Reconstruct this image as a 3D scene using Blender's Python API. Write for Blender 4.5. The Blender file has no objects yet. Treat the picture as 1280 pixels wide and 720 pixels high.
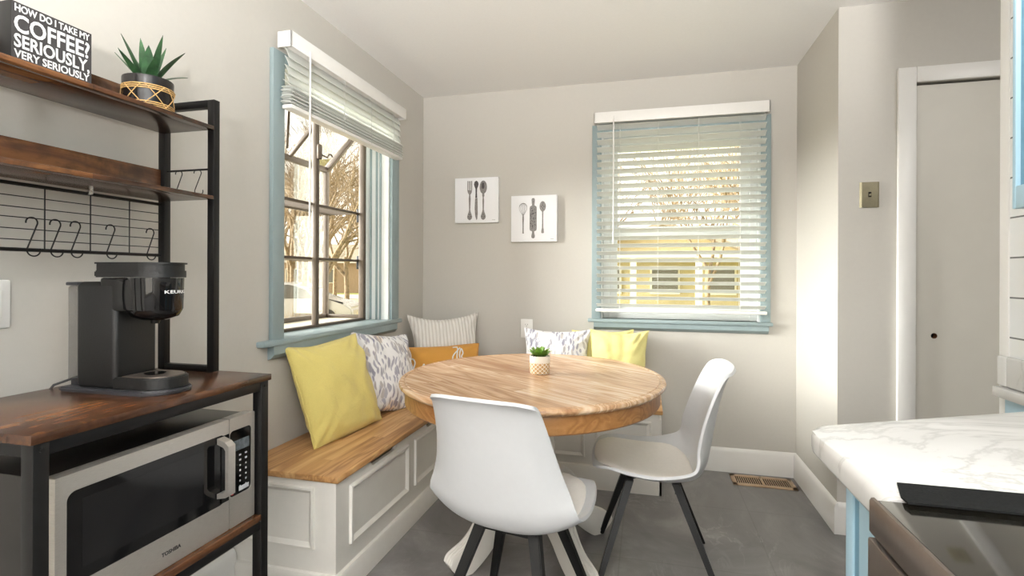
import bpy, bmesh, math, random
from mathutils import Vector, Matrix, noise
PI = math.pi
random.seed(4)
SC = bpy.context.scene
COL = SC.collection
SC.view_settings.view_transform = 'Standard'
SC.view_settings.look = 'None'
SC.view_settings.gamma = 1
SC.view_settings.exposure = 0.1
SC.view_settings.use_curve_mapping = False

# ------------------------------------------------------------------ materials
def lin(c):
    return tuple(((x / 255) / 12.92 if x / 255 <= .04045 else ((x / 255 + .055) / 1.055) ** 2.4) for x in c) + (1,)

class NT:
    def __init__(s, name):
        s.m = bpy.data.materials.new(name); s.m.use_nodes = True
        s.t = s.m.node_tree; s.t.nodes.clear()
        s.out = s.n('ShaderNodeOutputMaterial')
    def n(s, typ, ins=None, **kw):
        nd = s.t.nodes.new(typ)
        for k, v in kw.items(): setattr(nd, k, v)
        if ins:
            for k, v in ins.items():
                if isinstance(v, bpy.types.NodeSocket): s.t.links.new(v, nd.inputs[k])
                else: nd.inputs[k].default_value = v
        return nd
    def link(s, a, b): s.t.links.new(a, b)
    def math(s, op, a, b=0.0, c=None, clamp=False):
        ins = {0: a, 1: b}
        if c is not None: ins[2] = c
        return s.n('ShaderNodeMath', ins, operation=op, use_clamp=clamp).outputs[0]
    def mix(s, f, a, b, blend='MIX'):
        nd = s.n('ShaderNodeMix', data_type='RGBA', blend_type=blend)
        for k, v in ((0, f), (6, a), (7, b)):
            if isinstance(v, bpy.types.NodeSocket): s.t.links.new(v, nd.inputs[k])
            else: nd.inputs[k].default_value = v
        return nd.outputs[2]
    def coord(s, scale=(1, 1, 1), rot=(0, 0, 0), loc=(0, 0, 0), kind='Object'):
        tc = s.n('ShaderNodeTexCoord')
        return s.n('ShaderNodeMapping', {'Vector': tc.outputs[kind], 'Scale': scale, 'Rotation': rot, 'Location': loc}).outputs[0]
    def noise(s, vec, scale=5, detail=4, rough=.5, dist=0):
        return s.n('ShaderNodeTexNoise', {'Vector': vec, 'Scale': scale, 'Detail': detail, 'Roughness': rough, 'Distortion': dist})
    def ramp(s, f, stops, interp='LINEAR'):
        r = s.n('ShaderNodeValToRGB', {'Fac': f}); e = r.color_ramp; e.interpolation = interp
        while len(e.elements) < len(stops): e.elements.new(.5)
        for el, (p, c) in zip(e.elements, stops):
            el.position = p; el.color = c if len(c) == 4 else lin(c)
        return r.outputs[0]
    def bsdf(s, color, rough=.5, metal=0, spec=.5, bump=None, bs=.1, bd=.01, **kw):
        ins = {'Base Color': color, 'Roughness': rough, 'Metallic': metal, 'Specular IOR Level': spec}
        ins.update(kw)
        b = s.n('ShaderNodeBsdfPrincipled', ins)
        if bump is not None:
            bn = s.n('ShaderNodeBump', {'Height': bump, 'Strength': bs, 'Distance': bd})
            s.link(bn.outputs[0], b.inputs['Normal'])
        s.link(b.outputs[0], s.out.inputs[0])
        return b

def plain(name, rgb, rough=.5, metal=0, spec=.5, var=.04, scale=30, bump=.0, **kw):
    t = NT(name); c = lin(rgb)
    v = t.coord()
    nz = t.noise(v, scale, 4, .6)
    d = tuple(max(0, x * (1 - var * 2)) for x in c[:3]) + (1,)
    u = tuple(min(1, x * (1 + var)) for x in c[:3]) + (1,)
    col = t.ramp(nz.outputs[0], [(.3, d), (.7, u)])
    t.bsdf(col, rough, metal, spec, bump=nz.outputs[0] if bump else None, bs=bump, bd=.003, **kw)
    return t.m

M = {}
M['wall'] = plain('wall_paint', (196, 192, 184), .62, var=.008, scale=60, bump=.05)
M['ceil'] = plain('ceiling_paint', (238, 237, 235), .8, var=.008, scale=80, bump=.05)
M['white'] = plain('white_trim_paint', (232, 230, 226), .35, var=.008, scale=10)
M['bench'] = plain('bench_paint', (226, 222, 214), .4, var=.012, scale=20)
M['door'] = plain('door_paint', (212, 208, 198), .45, var=.01, scale=8)
M['plastic_white'] = plain('white_plastic', (238, 236, 232), .35, var=.008)
M['vinyl'] = plain('white_vinyl', (236, 240, 238), .3, var=.01)
M['blue'] = plain('blue_casing_paint', (146, 162, 164), .4, var=.03, scale=14)
M['blue_cab'] = plain('pale_blue_cabinet_paint', (166, 198, 213), .35, var=.015, scale=8)
M['blue_shaded'] = plain('blue_recess_shade', (108, 150, 172), .4, var=.02, scale=8)  # darker copy of the cabinet blue, recess shade put into the colour
M['black'] = plain('black_metal', (18, 17, 17), .42, .3, var=.08, scale=60)
M['black_leg'] = plain('black_leg_metal', (9, 9, 9), .5, var=.08, scale=60)
M['black_plastic'] = plain('black_plastic', (13, 13, 13), .5, var=.06, scale=200, bump=.15)
M['black_gloss'] = plain('black_gloss', (14, 14, 15), .06, var=.02)
M['grey_plastic'] = plain('grey_plastic', (48, 48, 52), .3, var=.04)
M['bronze'] = plain('bronze_frame', (96, 84, 72), .45, .2, var=.05)
M['steel_dark'] = plain('dark_steel', (140, 128, 120), .32, .85, var=.03, scale=90)
M['shell'] = plain('chair_shell', (207, 208, 209), .42, var=.008, scale=40)
M['pad'] = plain('chair_pad', (234, 229, 221), .55, var=.015, scale=60)
M['white_lead'] = plain('white_lettering', (226, 226, 224), .6, var=.01)
M['sign_black'] = plain('sign_charcoal', (58, 55, 55), .7, var=.05, scale=120)
M['leaf'] = plain('aloe_leaf', (52, 88, 54), .4, var=.35, scale=25)
M['leaf_light'] = plain('succulent_leaf', (120, 160, 62), .4, var=.25, scale=60)
M['soil'] = plain('soil', (48, 38, 32), .9, var=.4, scale=300, bump=.6)
M['pot_black'] = plain('black_pot', (26, 22, 22), .25, var=.05)
M['rattan'] = plain('rattan', (208, 168, 108), .6, var=.15, scale=120)
M['brass'] = plain('brass_plate', (150, 142, 118), .35, .8, var=.06, scale=30)
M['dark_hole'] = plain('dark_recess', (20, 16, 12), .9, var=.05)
M['hole_brown'] = plain('door_bore_wood', (120, 74, 40), .8, var=.2, scale=90)
M['vent'] = plain('vent_tan', (186, 158, 128), .4, .2, var=.04)
M['strip'] = plain('gap_strip_silicone', (26, 27, 27), .9, 0, .2, var=.35, scale=400, bump=.3)
M['canvas'] = plain('canvas_white', (240, 240, 242), .7, var=.006, scale=200, bump=.08)
M['ink'] = plain('print_grey', (146, 142, 140), .8, var=.25, scale=220)
M['ink_dark'] = plain('print_dark', (92, 88, 88), .8, var=.3, scale=260)
M['cord'] = plain('blind_cord', (226, 226, 222), .6, var=.01)
M['red'] = plain('red_key', (190, 40, 36), .4, var=.02)
M['key'] = plain('key_grey', (200, 202, 204), .4, var=.02)
M['lcd'] = plain('display_grey', (96, 102, 106), .15, var=.3, scale=60)
M['chrome'] = plain('chrome', (205, 205, 205), .15, 1, var=.02)

def wood(name, light, mid, dark, along='Y', width=.09, rough=.35, contrast=.9, rot=0, spec=.5, dist=1.0, stain=0):
    """boards of varied tone with flowing grain along one axis"""
    t = NT(name)
    r = {'Y': 0, 'X': PI / 2}[along] + rot
    v = t.coord(rot=(0, 0, r))
    sep = t.n('ShaderNodeSeparateXYZ', {0: v})
    row = t.math('DIVIDE', sep.outputs[0], width)
    idx = t.math('FLOOR', row)
    # random lengthwise break inside each row
    wn = t.n('ShaderNodeTexWhiteNoise', {'W': idx}, noise_dimensions='1D')
    seg = t.math('FLOOR', t.math('ADD', t.math('MULTIPLY', sep.outputs[1], 1.15), t.math('MULTIPLY', wn.outputs[0], 7)))
    cv = t.n('ShaderNodeCombineXYZ', {0: idx, 1: seg, 2: 0.0})
    wn2 = t.n('ShaderNodeTexWhiteNoise', {'Vector': cv.outputs[0]}, noise_dimensions='3D')
    off = t.n('ShaderNodeVectorMath', {0: wn2.outputs['Color'], 1: (3, 9, 5)}, operation='MULTIPLY')
    vv = t.n('ShaderNodeVectorMath', {0: v, 1: off.outputs[0]}, operation='ADD')
    st = t.n('ShaderNodeMapping', {'Vector': vv.outputs[0], 'Scale': (1, .10, 1)})
    big = t.noise(st.outputs[0], 9, 2, .5, dist)
    rings = t.math('FRACT', t.math('MULTIPLY', big.outputs[0], 7))
    tri = t.math('ABSOLUTE', t.math('SUBTRACT', t.math('MULTIPLY', rings, 2), 1))
    st2 = t.n('ShaderNodeMapping', {'Vector': vv.outputs[0], 'Scale': (1, .03, 1)})
    fine = t.noise(st2.outputs[0], 260, 3, .6)
    f = t.math('ADD', t.math('MULTIPLY', tri, .38 * contrast), t.math('MULTIPLY', wn2.outputs[0], .38))
    f = t.math('ADD', f, t.math('MULTIPLY', fine.outputs[0], .28))
    col = t.ramp(f, [(.12, light), (.5, mid), (.95, dark)])
    if stain:
        s1 = t.noise(v, 7, 5, .65, .4)
        col = t.mix(t.ramp(s1.outputs[0], [(.44, (0, 0, 0)), (.60, (225, 225, 225))]), col, lin((38, 24, 17)))
    edge = t.math('ABSOLUTE', t.math('SUBTRACT', t.math('FRACT', row), .5))
    line = t.ramp(edge, [(.485, (0, 0, 0)), (.5, (255, 255, 255))])
    col = t.mix(t.math('MULTIPLY', line, .35), col, lin(dark))
    t.bsdf(col, rough, 0, spec, bump=fine.outputs[0], bs=.08, bd=.002)
    return t.m
M['table'] = wood('table_board', (238, 214, 184), (208, 168, 128), (160, 114, 76), 'Y', .095, .26, 1.15, rot=math.radians(-55))
M['apron'] = wood('table_apron_wood', (196, 150, 98), (170, 120, 70), (128, 82, 42), 'X', .3, .35)
M['lid'] = wood('bench_lid_wood', (216, 176, 124), (190, 144, 92), (140, 96, 54), 'Y', .055, .38, 1.0)
M['lidx'] = wood('bench_lid_wood_across', (216, 176, 124), (190, 144, 92), (140, 96, 54), 'X', .055, .38, 1.0)
M['rustic'] = wood('rustic_brown_board', (132, 88, 50), (88, 55, 35), (38, 24, 18), 'Y', .11, .24, .7, stain=1, spec=.5)

def steel():
    t = NT('brushed_steel'); v = t.coord(scale=(1, 1, 60))
    nz = t.noise(v, 60, 3, .6)
    col = t.ramp(nz.outputs[0], [(.3, (188, 182, 174)), (.7, (214, 209, 201))])
    t.bsdf(col, .34, .75, bump=nz.outputs[0], bs=.03)
    return t.m
M['steel'] = steel()

def floor_mat():
    t = NT('floor_slate'); v = t.coord()
    a = t.noise(v, 1.6, 8, .62, 1.2)
    b = t.noise(t.coord(scale=(1, .35, 1), rot=(0, 0, .5)), 5, 6, .6, 2.2)
    col = t.ramp(a.outputs[0], [(.3, (98, 96, 96)), (.52, (124, 121, 120)), (.72, (154, 151, 149))])
    vein = t.math('ABSOLUTE', t.math('SUBTRACT', b.outputs[0], .5))
    vm = t.ramp(vein, [(0, (255, 255, 255)), (.028, (0, 0, 0))])
    msk = t.ramp(t.noise(v, 2.2, 3, .5).outputs[0], [(.48, (0, 0, 0)), (.66, (190, 190, 190))])
    col = t.mix(t.math('MULTIPLY', t.math('MULTIPLY', vm, msk), .55), col, lin((188, 184, 180)))
    sp = t.n('ShaderNodeSeparateXYZ', {0: v})
    e1 = t.math('ABSOLUTE', t.math('SUBTRACT', t.math('FRACT', t.math('ADD', t.math('DIVIDE', sp.outputs[0], .61), .17)), .5))
    e2 = t.math('ABSOLUTE', t.math('SUBTRACT', t.math('FRACT', t.math('ADD', t.math('DIVIDE', sp.outputs[1], .61), .3)), .5))
    ln = t.ramp(t.math('MAXIMUM', e1, e2), [(.494, (0, 0, 0)), (.4985, (255, 255, 255))])
    col = t.mix(t.math('MULTIPLY', ln, .3), col, lin((70, 66, 64)))
    t.bsdf(col, t.ramp(a.outputs[0], [(.3, (0.28,) * 3 + (1,)), (.7, (.42,) * 3 + (1,))]), bump=a.outputs[0], bs=.05)
    return t.m
M['floor'] = floor_mat()

def marble():
    t = NT('marble_laminate'); v = t.coord(rot=(0, 0, .6), scale=(1, 1.7, 1))
    a = t.noise(v, 1.3, 7, .6, 1.6)
    vein = t.math('ABSOLUTE', t.math('SUBTRACT', a.outputs[0], .5))
    vm = t.ramp(vein, [(0, (255, 255, 255)), (.018, (90, 90, 90)), (.06, (0, 0, 0))])
    cl = t.noise(v, 1.4, 4, .5, .5)
    col = t.ramp(cl.outputs[0], [(.35, (208, 207, 204)), (.6, (226, 225, 222))])
    col = t.mix(t.math('MULTIPLY', vm, t.math('MULTIPLY', cl.outputs[0], .75)), col, lin((158, 157, 154)))
    t.bsdf(col, .22)
    return t.m
M['marble'] = marble()

def tile():
    t = NT('white_wall_tile'); tc = t.n('ShaderNodeTexCoord')
    sp = t.n('ShaderNodeSeparateXYZ', {0: tc.outputs['Object']})
    cv = t.n('ShaderNodeCombineXYZ', {0: sp.outputs[1], 1: sp.outputs[2], 2: 0.0})
    mp = t.n('ShaderNodeMapping', {'Vector': cv.outputs[0], 'Location': (.12, .006, 0)})
    br = t.n('ShaderNodeTexBrick', {'Vector': mp.outputs[0], 'Color1': lin((236, 237, 236)), 'Color2': lin((230, 232, 232)), 'Mortar': lin((120, 122, 122)),
             'Scale': 1, 'Mortar Size': .0022, 'Brick Width': .31, 'Row Height': .104, 'Mortar Smooth': .1})
    t.bsdf(br.outputs[0], .15)
    return t.m
M['tile'] = tile()

def fabric(name, rgb, rough=.9, var=.05, scale=350, bump=.4, wr=.25):
    t = NT(name); v = t.coord()
    w = t.noise(v, scale, 2, .6); l = t.noise(v, 9, 4, .6, .6)
    c = lin(rgb); d = tuple(x * (1 - 2.2 * var) for x in c[:3]) + (1,)
    col = t.ramp(w.outputs[0], [(.25, d), (.75, c)])
    h = t.math('ADD', t.math('MULTIPLY', w.outputs[0], .12), t.math('MULTIPLY', l.outputs[0], 1))
    t.bsdf(col, rough, bump=h, bs=bump, bd=.02, **{'Sheen Weight': .2})
    return t.m
M['yellow'] = fabric('yellow_linen', (228, 210, 124))
M['yellow_pale'] = fabric('pale_yellow_linen', (232, 222, 148))
M['orange'] = fabric('ochre_linen', (212, 152, 66))
def ribbed():
    t = NT('cream_pleated_fabric'); v = t.coord()
    w = t.n('ShaderNodeTexWave', {'Vector': v, 'Scale': 14, 'Distortion': 1.2, 'Detail': 2, 'Detail Scale': .6}, bands_direction='X', wave_profile='SIN')
    col = t.ramp(w.outputs[1], [(0, (206, 200, 192)), (.6, (228, 224, 218))])
    t.bsdf(col, .9, bump=w.outputs[1], bs=.5, bd=.006)
    return t.m
M['ribbed'] = ribbed()
def floral(name, thick=.5, seed=0.0):
    t = NT(name); v = t.coord(loc=(seed, 0, 0))
    wob = t.noise(v, 9, 2, .5)
    vd = t.n('ShaderNodeVectorMath', {0: v, 1: t.n('ShaderNodeVectorMath', {0: wob.outputs['Color'], 1: (.06, .06, .0)}, operation='MULTIPLY').outputs[0]}, operation='ADD').outputs[0]
    col = lin((238, 236, 236))
    # peach and sage blooms
    vo = t.n('ShaderNodeTexVoronoi', {'Vector': vd, 'Scale': 9}, feature='F1')
    bl = t.ramp(vo.outputs['Distance'], [(.28, (255, 255, 255)), (.38, (0, 0, 0))])
    sel = t.n('ShaderNodeSeparateColor', {0: vo.outputs['Color']})
    pe = t.math('GREATER_THAN', sel.outputs[0], .55)
    c1 = t.mix(t.math('MULTIPLY', t.math('MULTIPLY', bl, pe), .5), col, lin((226, 196, 160)))
    # brush strokes: stretched bands turned per cell
    st = t.n('ShaderNodeMapping', {'Vector': vd, 'Rotation': (0, 0, .5), 'Scale': (60, 20, 20)})
    vs = t.n('ShaderNodeTexVoronoi', {'Vector': st.outputs[0], 'Scale': 1, 'Randomness': 1}, feature='F1')
    s1 = t.ramp(vs.outputs['Distance'], [(.26 * thick * 2, (255, 255, 255)), (.36 * thick * 2, (0, 0, 0))])
    sel2 = t.n('ShaderNodeSeparateColor', {0: vs.outputs['Color']})
    strk = t.math('MULTIPLY', s1, t.math('GREATER_THAN', sel2.outputs[1], .35))
    cs = t.ramp(sel2.outputs[0], [(0, (112, 108, 134)), (.5, (150, 150, 168)), (1, (172, 160, 150))])
    c2 = t.mix(t.math('MULTIPLY', strk, .75), c1, cs)
    st3 = t.n('ShaderNodeMapping', {'Vector': vd, 'Rotation': (0, 0, -.7), 'Scale': (60, 18, 20), 'Location': (4, 2, 0)})
    v3 = t.n('ShaderNodeTexVoronoi', {'Vector': st3.outputs[0], 'Scale': 1}, feature='F1')
    s3 = t.ramp(v3.outputs['Distance'], [(.22, (255, 255, 255)), (.30, (0, 0, 0))])
    sel3 = t.n('ShaderNodeSeparateColor', {0: v3.outputs['Color']})
    c3 = t.mix(t.math('MULTIPLY', t.math('MULTIPLY', s3, t.math('GREATER_THAN', sel3.outputs[1], .5)), .7), c2, lin((128, 124, 150)))
    t.bsdf(c3, .9, bump=wob.outputs[0], bs=.2, bd=.02)
    return t.m
M['floral'] = floral('floral_cotton', .74)
M['floral2'] = floral('brushstroke_cotton', .85, 3.0)
def pot_pattern():
    t = NT('glazed_pot_lattice'); tc = t.n('ShaderNodeTexCoord')
    sp = t.n('ShaderNodeSeparateXYZ', {0: tc.outputs['Object']})
    ang = t.math('DIVIDE', t.math('ARCTAN2', sp.outputs[1], sp.outputs[0]), 2 * PI / 14)
    z = t.math('DIVIDE', sp.outputs[2], .0165)
    a = t.math('FRACT', t.math('ADD', ang, z)); b = t.math('FRACT', t.math('SUBTRACT', ang, z))
    la = t.math('GREATER_THAN', t.math('ABSOLUTE', t.math('SUBTRACT', a, .5)), .39)
    lb = t.math('GREATER_THAN', t.math('ABSOLUTE', t.math('SUBTRACT', b, .5)), .39)
    l = t.math('MAXIMUM', la, lb)
    low = t.math('LESS_THAN', sp.outputs[2], .047)
    inner = t.math('MULTIPLY', t.math('SUBTRACT', 1, l), low)
    col = t.mix(inner, lin((232, 224, 210)), lin((190, 152, 98)))
    t.bsdf(col, .35)
    return t.m
M['pot_pattern'] = pot_pattern()
def glass():
    t = NT('window_glass')
    tr = t.n('ShaderNodeBsdfTransparent', {0: (.97, .98, .97, 1)}); gl = t.n('ShaderNodeBsdfGlossy', {'Roughness': .02})
    lw = t.n('ShaderNodeLayerWeight', {'Blend': .2})
    mx = t.n('ShaderNodeMixShader', {0: t.math('MULTIPLY', lw.outputs['Fresnel'], .5), 1: tr.outputs[0], 2: gl.outputs[0]})
    t.link(mx.outputs[0], t.out.inputs[0]); return t.m
M['glass'] = glass()
def clear_plastic():
    t = NT('clear_tank_plastic')
    tr = t.n('ShaderNodeBsdfTransparent', {0: (.95, .95, .96, 1)}); gl = t.n('ShaderNodeBsdfGlossy', {'Roughness': .08})
    lw = t.n('ShaderNodeLayerWeight', {'Blend': .35})
    mx = t.n('ShaderNodeMixShader', {0: t.math('ADD', t.math('MULTIPLY', lw.outputs['Fresnel'], .5), .06), 1: tr.outputs[0], 2: gl.outputs[0]})
    t.link(mx.outputs[0], t.out.inputs[0]); return t.m
M['tank'] = clear_plastic()
def slatm():
    t = NT('blind_slat_white')
    d = t.n('ShaderNodeBsdfPrincipled', {'Base Color': lin((246, 246, 244)), 'Roughness': .4})
    tl = t.n('ShaderNodeBsdfTranslucent', {0: lin((236, 238, 232))})
    mx = t.n('ShaderNodeMixShader', {0: .5, 1: d.outputs[0], 2: tl.outputs[0]})
    t.link(mx.outputs[0], t.out.inputs[0]); return t.m
M['slat'] = slatm()
def cooktop():
    t = NT('glass_cooktop'); v = t.coord()
    w = t.noise(v, 700, 2, .7)
    col = t.ramp(w.outputs[0], [(.45, (20, 19, 16)), (.7, (52, 48, 40))])
    t.bsdf(col, .07, spec=.8); return t.m
M['cooktop'] = cooktop()
def emis(name, rgb, s):
    t = NT(name); e = t.n('ShaderNodeEmission', {0: lin(rgb), 1: s}); t.link(e.outputs[0], t.out.inputs[0]); return t.m
# outside
M['grass'] = plain('lawn_grass', (168, 170, 96), .9, var=.22, scale=3)
M['verge'] = plain('dry_ground', (184, 168, 132), .95, var=.15, scale=1.2)
M['asphalt'] = plain('pale_asphalt', (186, 178, 160), .9, var=.05, scale=4)
M['bark'] = plain('bark', (150, 130, 100), .95, var=.3, scale=12)
M['bush'] = plain('brush_twigs', (160, 134, 92), .95, var=.35, scale=20)
M['siding'] = plain('tan_siding', (196, 180, 136), .9, var=.06, scale=3)
M['brick'] = plain('pale_brick', (176, 150, 122), .9, var=.12, scale=9)
M['shingle'] = plain('grey_shingles', (170, 158, 136), .95, var=.1, scale=12)
M['housetrim'] = plain('house_trim', (238, 230, 208), .8, var=.02)
M['pane_dark'] = plain('house_pane', (120, 116, 104), .2, var=.1)
M['car'] = plain('silver_car_paint', (200, 196, 188), .25, .5, var=.02)
M['car_glass'] = plain('car_glass', (96, 92, 84), .1, var=.05)
M['tyre'] = plain('tyre', (60, 56, 50), .8, var=.1)

# ------------------------------------------------------------------ mesh helpers
def B(): return bmesh.new()
def box(bm, lo, hi, bev=0, mtx=None, seg=2):
    x0, y0, z0 = lo; x1, y1, z1 = hi
    r = bmesh.ops.create_cube(bm, size=1)
    vs = r['verts']
    for v in vs:
        v.co = Vector(((x0 + x1) / 2 + v.co.x * (x1 - x0), (y0 + y1) / 2 + v.co.y * (y1 - y0), (z0 + z1) / 2 + v.co.z * (z1 - z0)))
    if bev:
        es = list({e for v in vs for e in v.link_edges})
        r2 = bmesh.ops.bevel(bm, geom=es, offset=min(bev, .49 * min(abs(x1 - x0), abs(y1 - y0), abs(z1 - z0))), segments=seg, affect='EDGES', profile=.5)
        vs = list({v for f in r2['faces'] for v in f.verts} | {v for v in vs if v.is_valid})
    if mtx is not None:
        for v in vs:
            if v.is_valid: v.co = mtx @ v.co
    return vs
def prism(bm, poly, a, b, axis='Y', mtx=None):
    """poly of 2-D points extruded from a to b along axis; the other two axes in cyclic reading order (XZ for Y, YZ for X, XY for Z)"""
    def P(p, t):
        if axis == 'Y': q = Vector((p[0], t, p[1]))
        elif axis == 'X': q = Vector((t, p[0], p[1]))
        else: q = Vector((p[0], p[1], t))
        return mtx @ q if mtx is not None else q
    va = [bm.verts.new(P(p, a)) for p in poly]; vb = [bm.verts.new(P(p, b)) for p in poly]
    n = len(poly)
    bm.faces.new(va); bm.faces.new(vb[::-1])
    for i in range(n): bm.faces.new((va[i], vb[i], vb[(i + 1) % n], va[(i + 1) % n]))
    return va + vb
def tube(bm, pts, r, n=8, closed=False, mtx=None):
    pts = [Vector(p) for p in pts]
    if mtx is not None: pts = [mtx @ p for p in pts]
    rs = r if isinstance(r, (list, tuple)) else [r] * len(pts)
    rings = []; N = len(pts); prev = None
    for i, p in enumerate(pts):
        if closed: d = pts[(i + 1) % N] - pts[i - 1]
        else: d = pts[min(i + 1, N - 1)] - pts[max(i - 1, 0)]
        d.normalize()
        if prev is None:
            u = d.orthogonal().normalized()
        else:
            u = (prev - d * prev.dot(d))
            u = u.normalized() if u.length > 1e-6 else d.orthogonal().normalized()
        prev = u; w = d.cross(u)
        rings.append([bm.verts.new(p + (u * math.cos(2 * PI * k / n) + w * math.sin(2 * PI * k / n)) * rs[i]) for k in range(n)])
    for i in range(N - 1 + (1 if closed else 0)):
        a, b = rings[i], rings[(i + 1) % N]
        for k in range(n): bm.faces.new((a[k], a[(k + 1) % n], b[(k + 1) % n], b[k]))
    if not closed:
        bm.faces.new(rings[0][::-1]); bm.faces.new(rings[-1])
def lathe(bm, prof, n=40, c=(0, 0, 0), cap=True, sx=1, sy=1):
    rings = []
    for r, z in prof:
        rings.append([bm.verts.new((c[0] + sx * r * math.cos(2 * PI * k / n), c[1] + sy * r * math.sin(2 * PI * k / n), c[2] + z)) for k in range(n)])
    for a, b in zip(rings, rings[1:]):
        for k in range(n): bm.faces.new((a[k], a[(k + 1) % n], b[(k + 1) % n], b[k]))
    if cap:
        bm.faces.new(rings[0][::-1]); bm.faces.new(rings[-1])
def bar(bm, a, b, w, d=None, bev=0):
    """rectangular bar from a to b"""
    a = Vector(a); b = Vector(b); d = d or w
    z = (b - a); L = z.length; z.normalize()
    x = Vector((0, 0, 1)).cross(z)
    x = x.normalized() if x.length > 1e-4 else Vector((1, 0, 0))
    y = z.cross(x)
    m = Matrix((x, y, z)).transposed().to_4x4(); m.translation = a
    return box(bm, (-w / 2, -d / 2, 0), (w / 2, d / 2, L), bev, m)
def obj(name, bm, mat, parent=None, smooth=35, **props):
    bmesh.ops.recalc_face_normals(bm, faces=bm.faces)
    me = bpy.data.meshes.new(name); bm.to_mesh(me); bm.free()
    me.materials.append(M[mat] if isinstance(mat, str) else mat)
    if smooth:
        for p in me.polygons: p.use_smooth = True
        me.set_sharp_from_angle(angle=math.radians(smooth))
    o = bpy.data.objects.new(name, me); COL.objects.link(o)
    if parent is not None: o.parent = parent
    for k, v in props.items(): o[k] = v
    return o
def thing(name, label, cat, loc=(0, 0, 0), rz=0, group=None, rot=None):
    o = bpy.data.objects.new(name, None); COL.objects.link(o)
    o.location = loc; o.rotation_euler = rot or (0, 0, rz)
    o.empty_display_size = .1
    tag(o, label, cat, group); return o
def tag(o, label, cat, group=None):
    o['label'] = label; o['category'] = cat
    if group: o['group'] = group
    return o
def struct(name, bm, mat, parent=None, smooth=35):
    o = obj(name, bm, mat, parent, smooth)
    if parent is None: o['kind'] = 'structure'
    return o
def sempty(name, loc=(0, 0, 0)):
    o = bpy.data.objects.new(name, None); COL.objects.link(o); o.location = loc; o['kind'] = 'structure'; o.empty_display_size = .1
    return o
def copy_tree(o, parent=None):
    c = o.copy(); COL.objects.link(c); c.parent = parent
    for ch in list(o.children): copy_tree(ch, c)
    return c
def text_mesh(name, s, size, mat, parent, mtx, bold=.0, extrude=.0006, align='LEFT', width=None, sx=1):
    cu = bpy.data.curves.new(name, 'FONT'); cu.body = s; cu.size = size; cu.extrude = extrude; cu.offset = bold; cu.align_x = align; cu.resolution_u = 3
    t = bpy.data.objects.new(name + '_tmp', cu); COL.objects.link(t)
    dg = bpy.context.evaluated_depsgraph_get()
    me = bpy.data.meshes.new_from_object(t.evaluated_get(dg)); bpy.data.objects.remove(t); bpy.data.curves.remove(cu)
    xs = [v.co.x for v in me.vertices]
    k = sx
    if width: k = width / (max(xs) - min(xs)); x0 = min(xs)
    for v in me.vertices:
        if width: v.co.x = (v.co.x - x0) * k
        else: v.co.x *= k
    me.transform(mtx); me.materials.clear(); me.materials.append(M[mat])
    o = bpy.data.objects.new(name, me); COL.objects.link(o); o.parent = parent
    return o
def basis(x, y, z, o):
    m = Matrix((Vector(x), Vector(y), Vector(z))).transposed().to_4x4(); m.translation = Vector(o); return m

# ------------------------------------------------------------------ dimensions (metres)
XL, YB, XR, YD, H = -1.525, 3.418, .863, 2.729, 2.44
YF = -2.8          # wall behind the camera
T = .16            # wall thickness

# ------------------------------------------------------------------ room shell
def wall_with_hole(name, axis, at, th, a0, a1, holes, mat='wall', z0=0, z1=H):
    """axis 'X': wall in plane X=at (runs along Y); th is signed thickness away from the room"""
    bm = B()
    def bx(u0, u1, w0, w1):
        if u1 - u0 < 1e-6 or w1 - w0 < 1e-6: return
        if axis == 'X': box(bm, (min(at, at + th), u0, w0), (max(at, at + th), u1, w1))
        else: box(bm, (u0, min(at, at + th), w0), (u1, max(at, at + th), w1))
    cur = a0
    for (h0, h1, hz0, hz1) in holes:
        bx(cur, h0, z0, z1); bx(h0, h1, z0, hz0); bx(h0, h1, hz1, z1); cur = h1
    bx(cur, a1, z0, z1)
    return struct(name, bm, mat)
W1 = (1.93, 2.92, .915, 2.10)        # opening in left wall (y0,y1,z0,z1)
W2 = (-.285, .668, .915, 2.10)       # opening in back wall
wall_with_hole('wall_left', 'X', XL, -T, YF, YB + T, [W1])
wall_with_hole('wall_back', 'Y', YB, T, XL, XR + .12, [W2])
bm = B(); box(bm, (XR, YD, 0), (XR + .12, YB, H)); struct('wall_right', bm, 'wall')
XD2 = 1.50
wall_with_hole('wall_closet', 'Y', YD, T, XR + .12, 2.6, [(1.17, 1.93, -.01, 2.062)])
XK = .93
bm = B(); box(bm, (XK, YF, 0), (XK + .13, 1.665, H)); struct('wall_kitchen', bm, 'wall')
bm = B(); box(bm, (2.6, YF, 0), (2.6 + T, YD + T, H)); struct('wall_hall', bm, 'wall')
wall_with_hole('wall_front', 'Y', YF, -T, XL, 2.6, [(-1.2, .7, 0.02, 2.1)])
bm = B(); box(bm, (XL - T, YF - T, -.12), (2.6 + T, YB + T, 0)); struct('floor', bm, 'floor')
bm = B(); box(bm, (XL - T, YF - T, H), (2.6 + T, YB + T, H + .12)); struct('ceiling', bm, 'ceil')
# unseen patio door frame, added to let daylight in behind the camera
d2 = sempty('added_patio_door', (-.25, YF, 0))
bm = B()
for x in (-1.2, -.27, .62): box(bm, (x + .25, -.1, .02), (x + .33, -.04, 2.1), .004)
box(bm, (-.95, -.1, 2.02), (.95, -.04, 2.1), .004); box(bm, (-.95, -.1, .02), (.95, -.04, .1), .004)
obj('door_frame', bm, 'white', d2)

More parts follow.
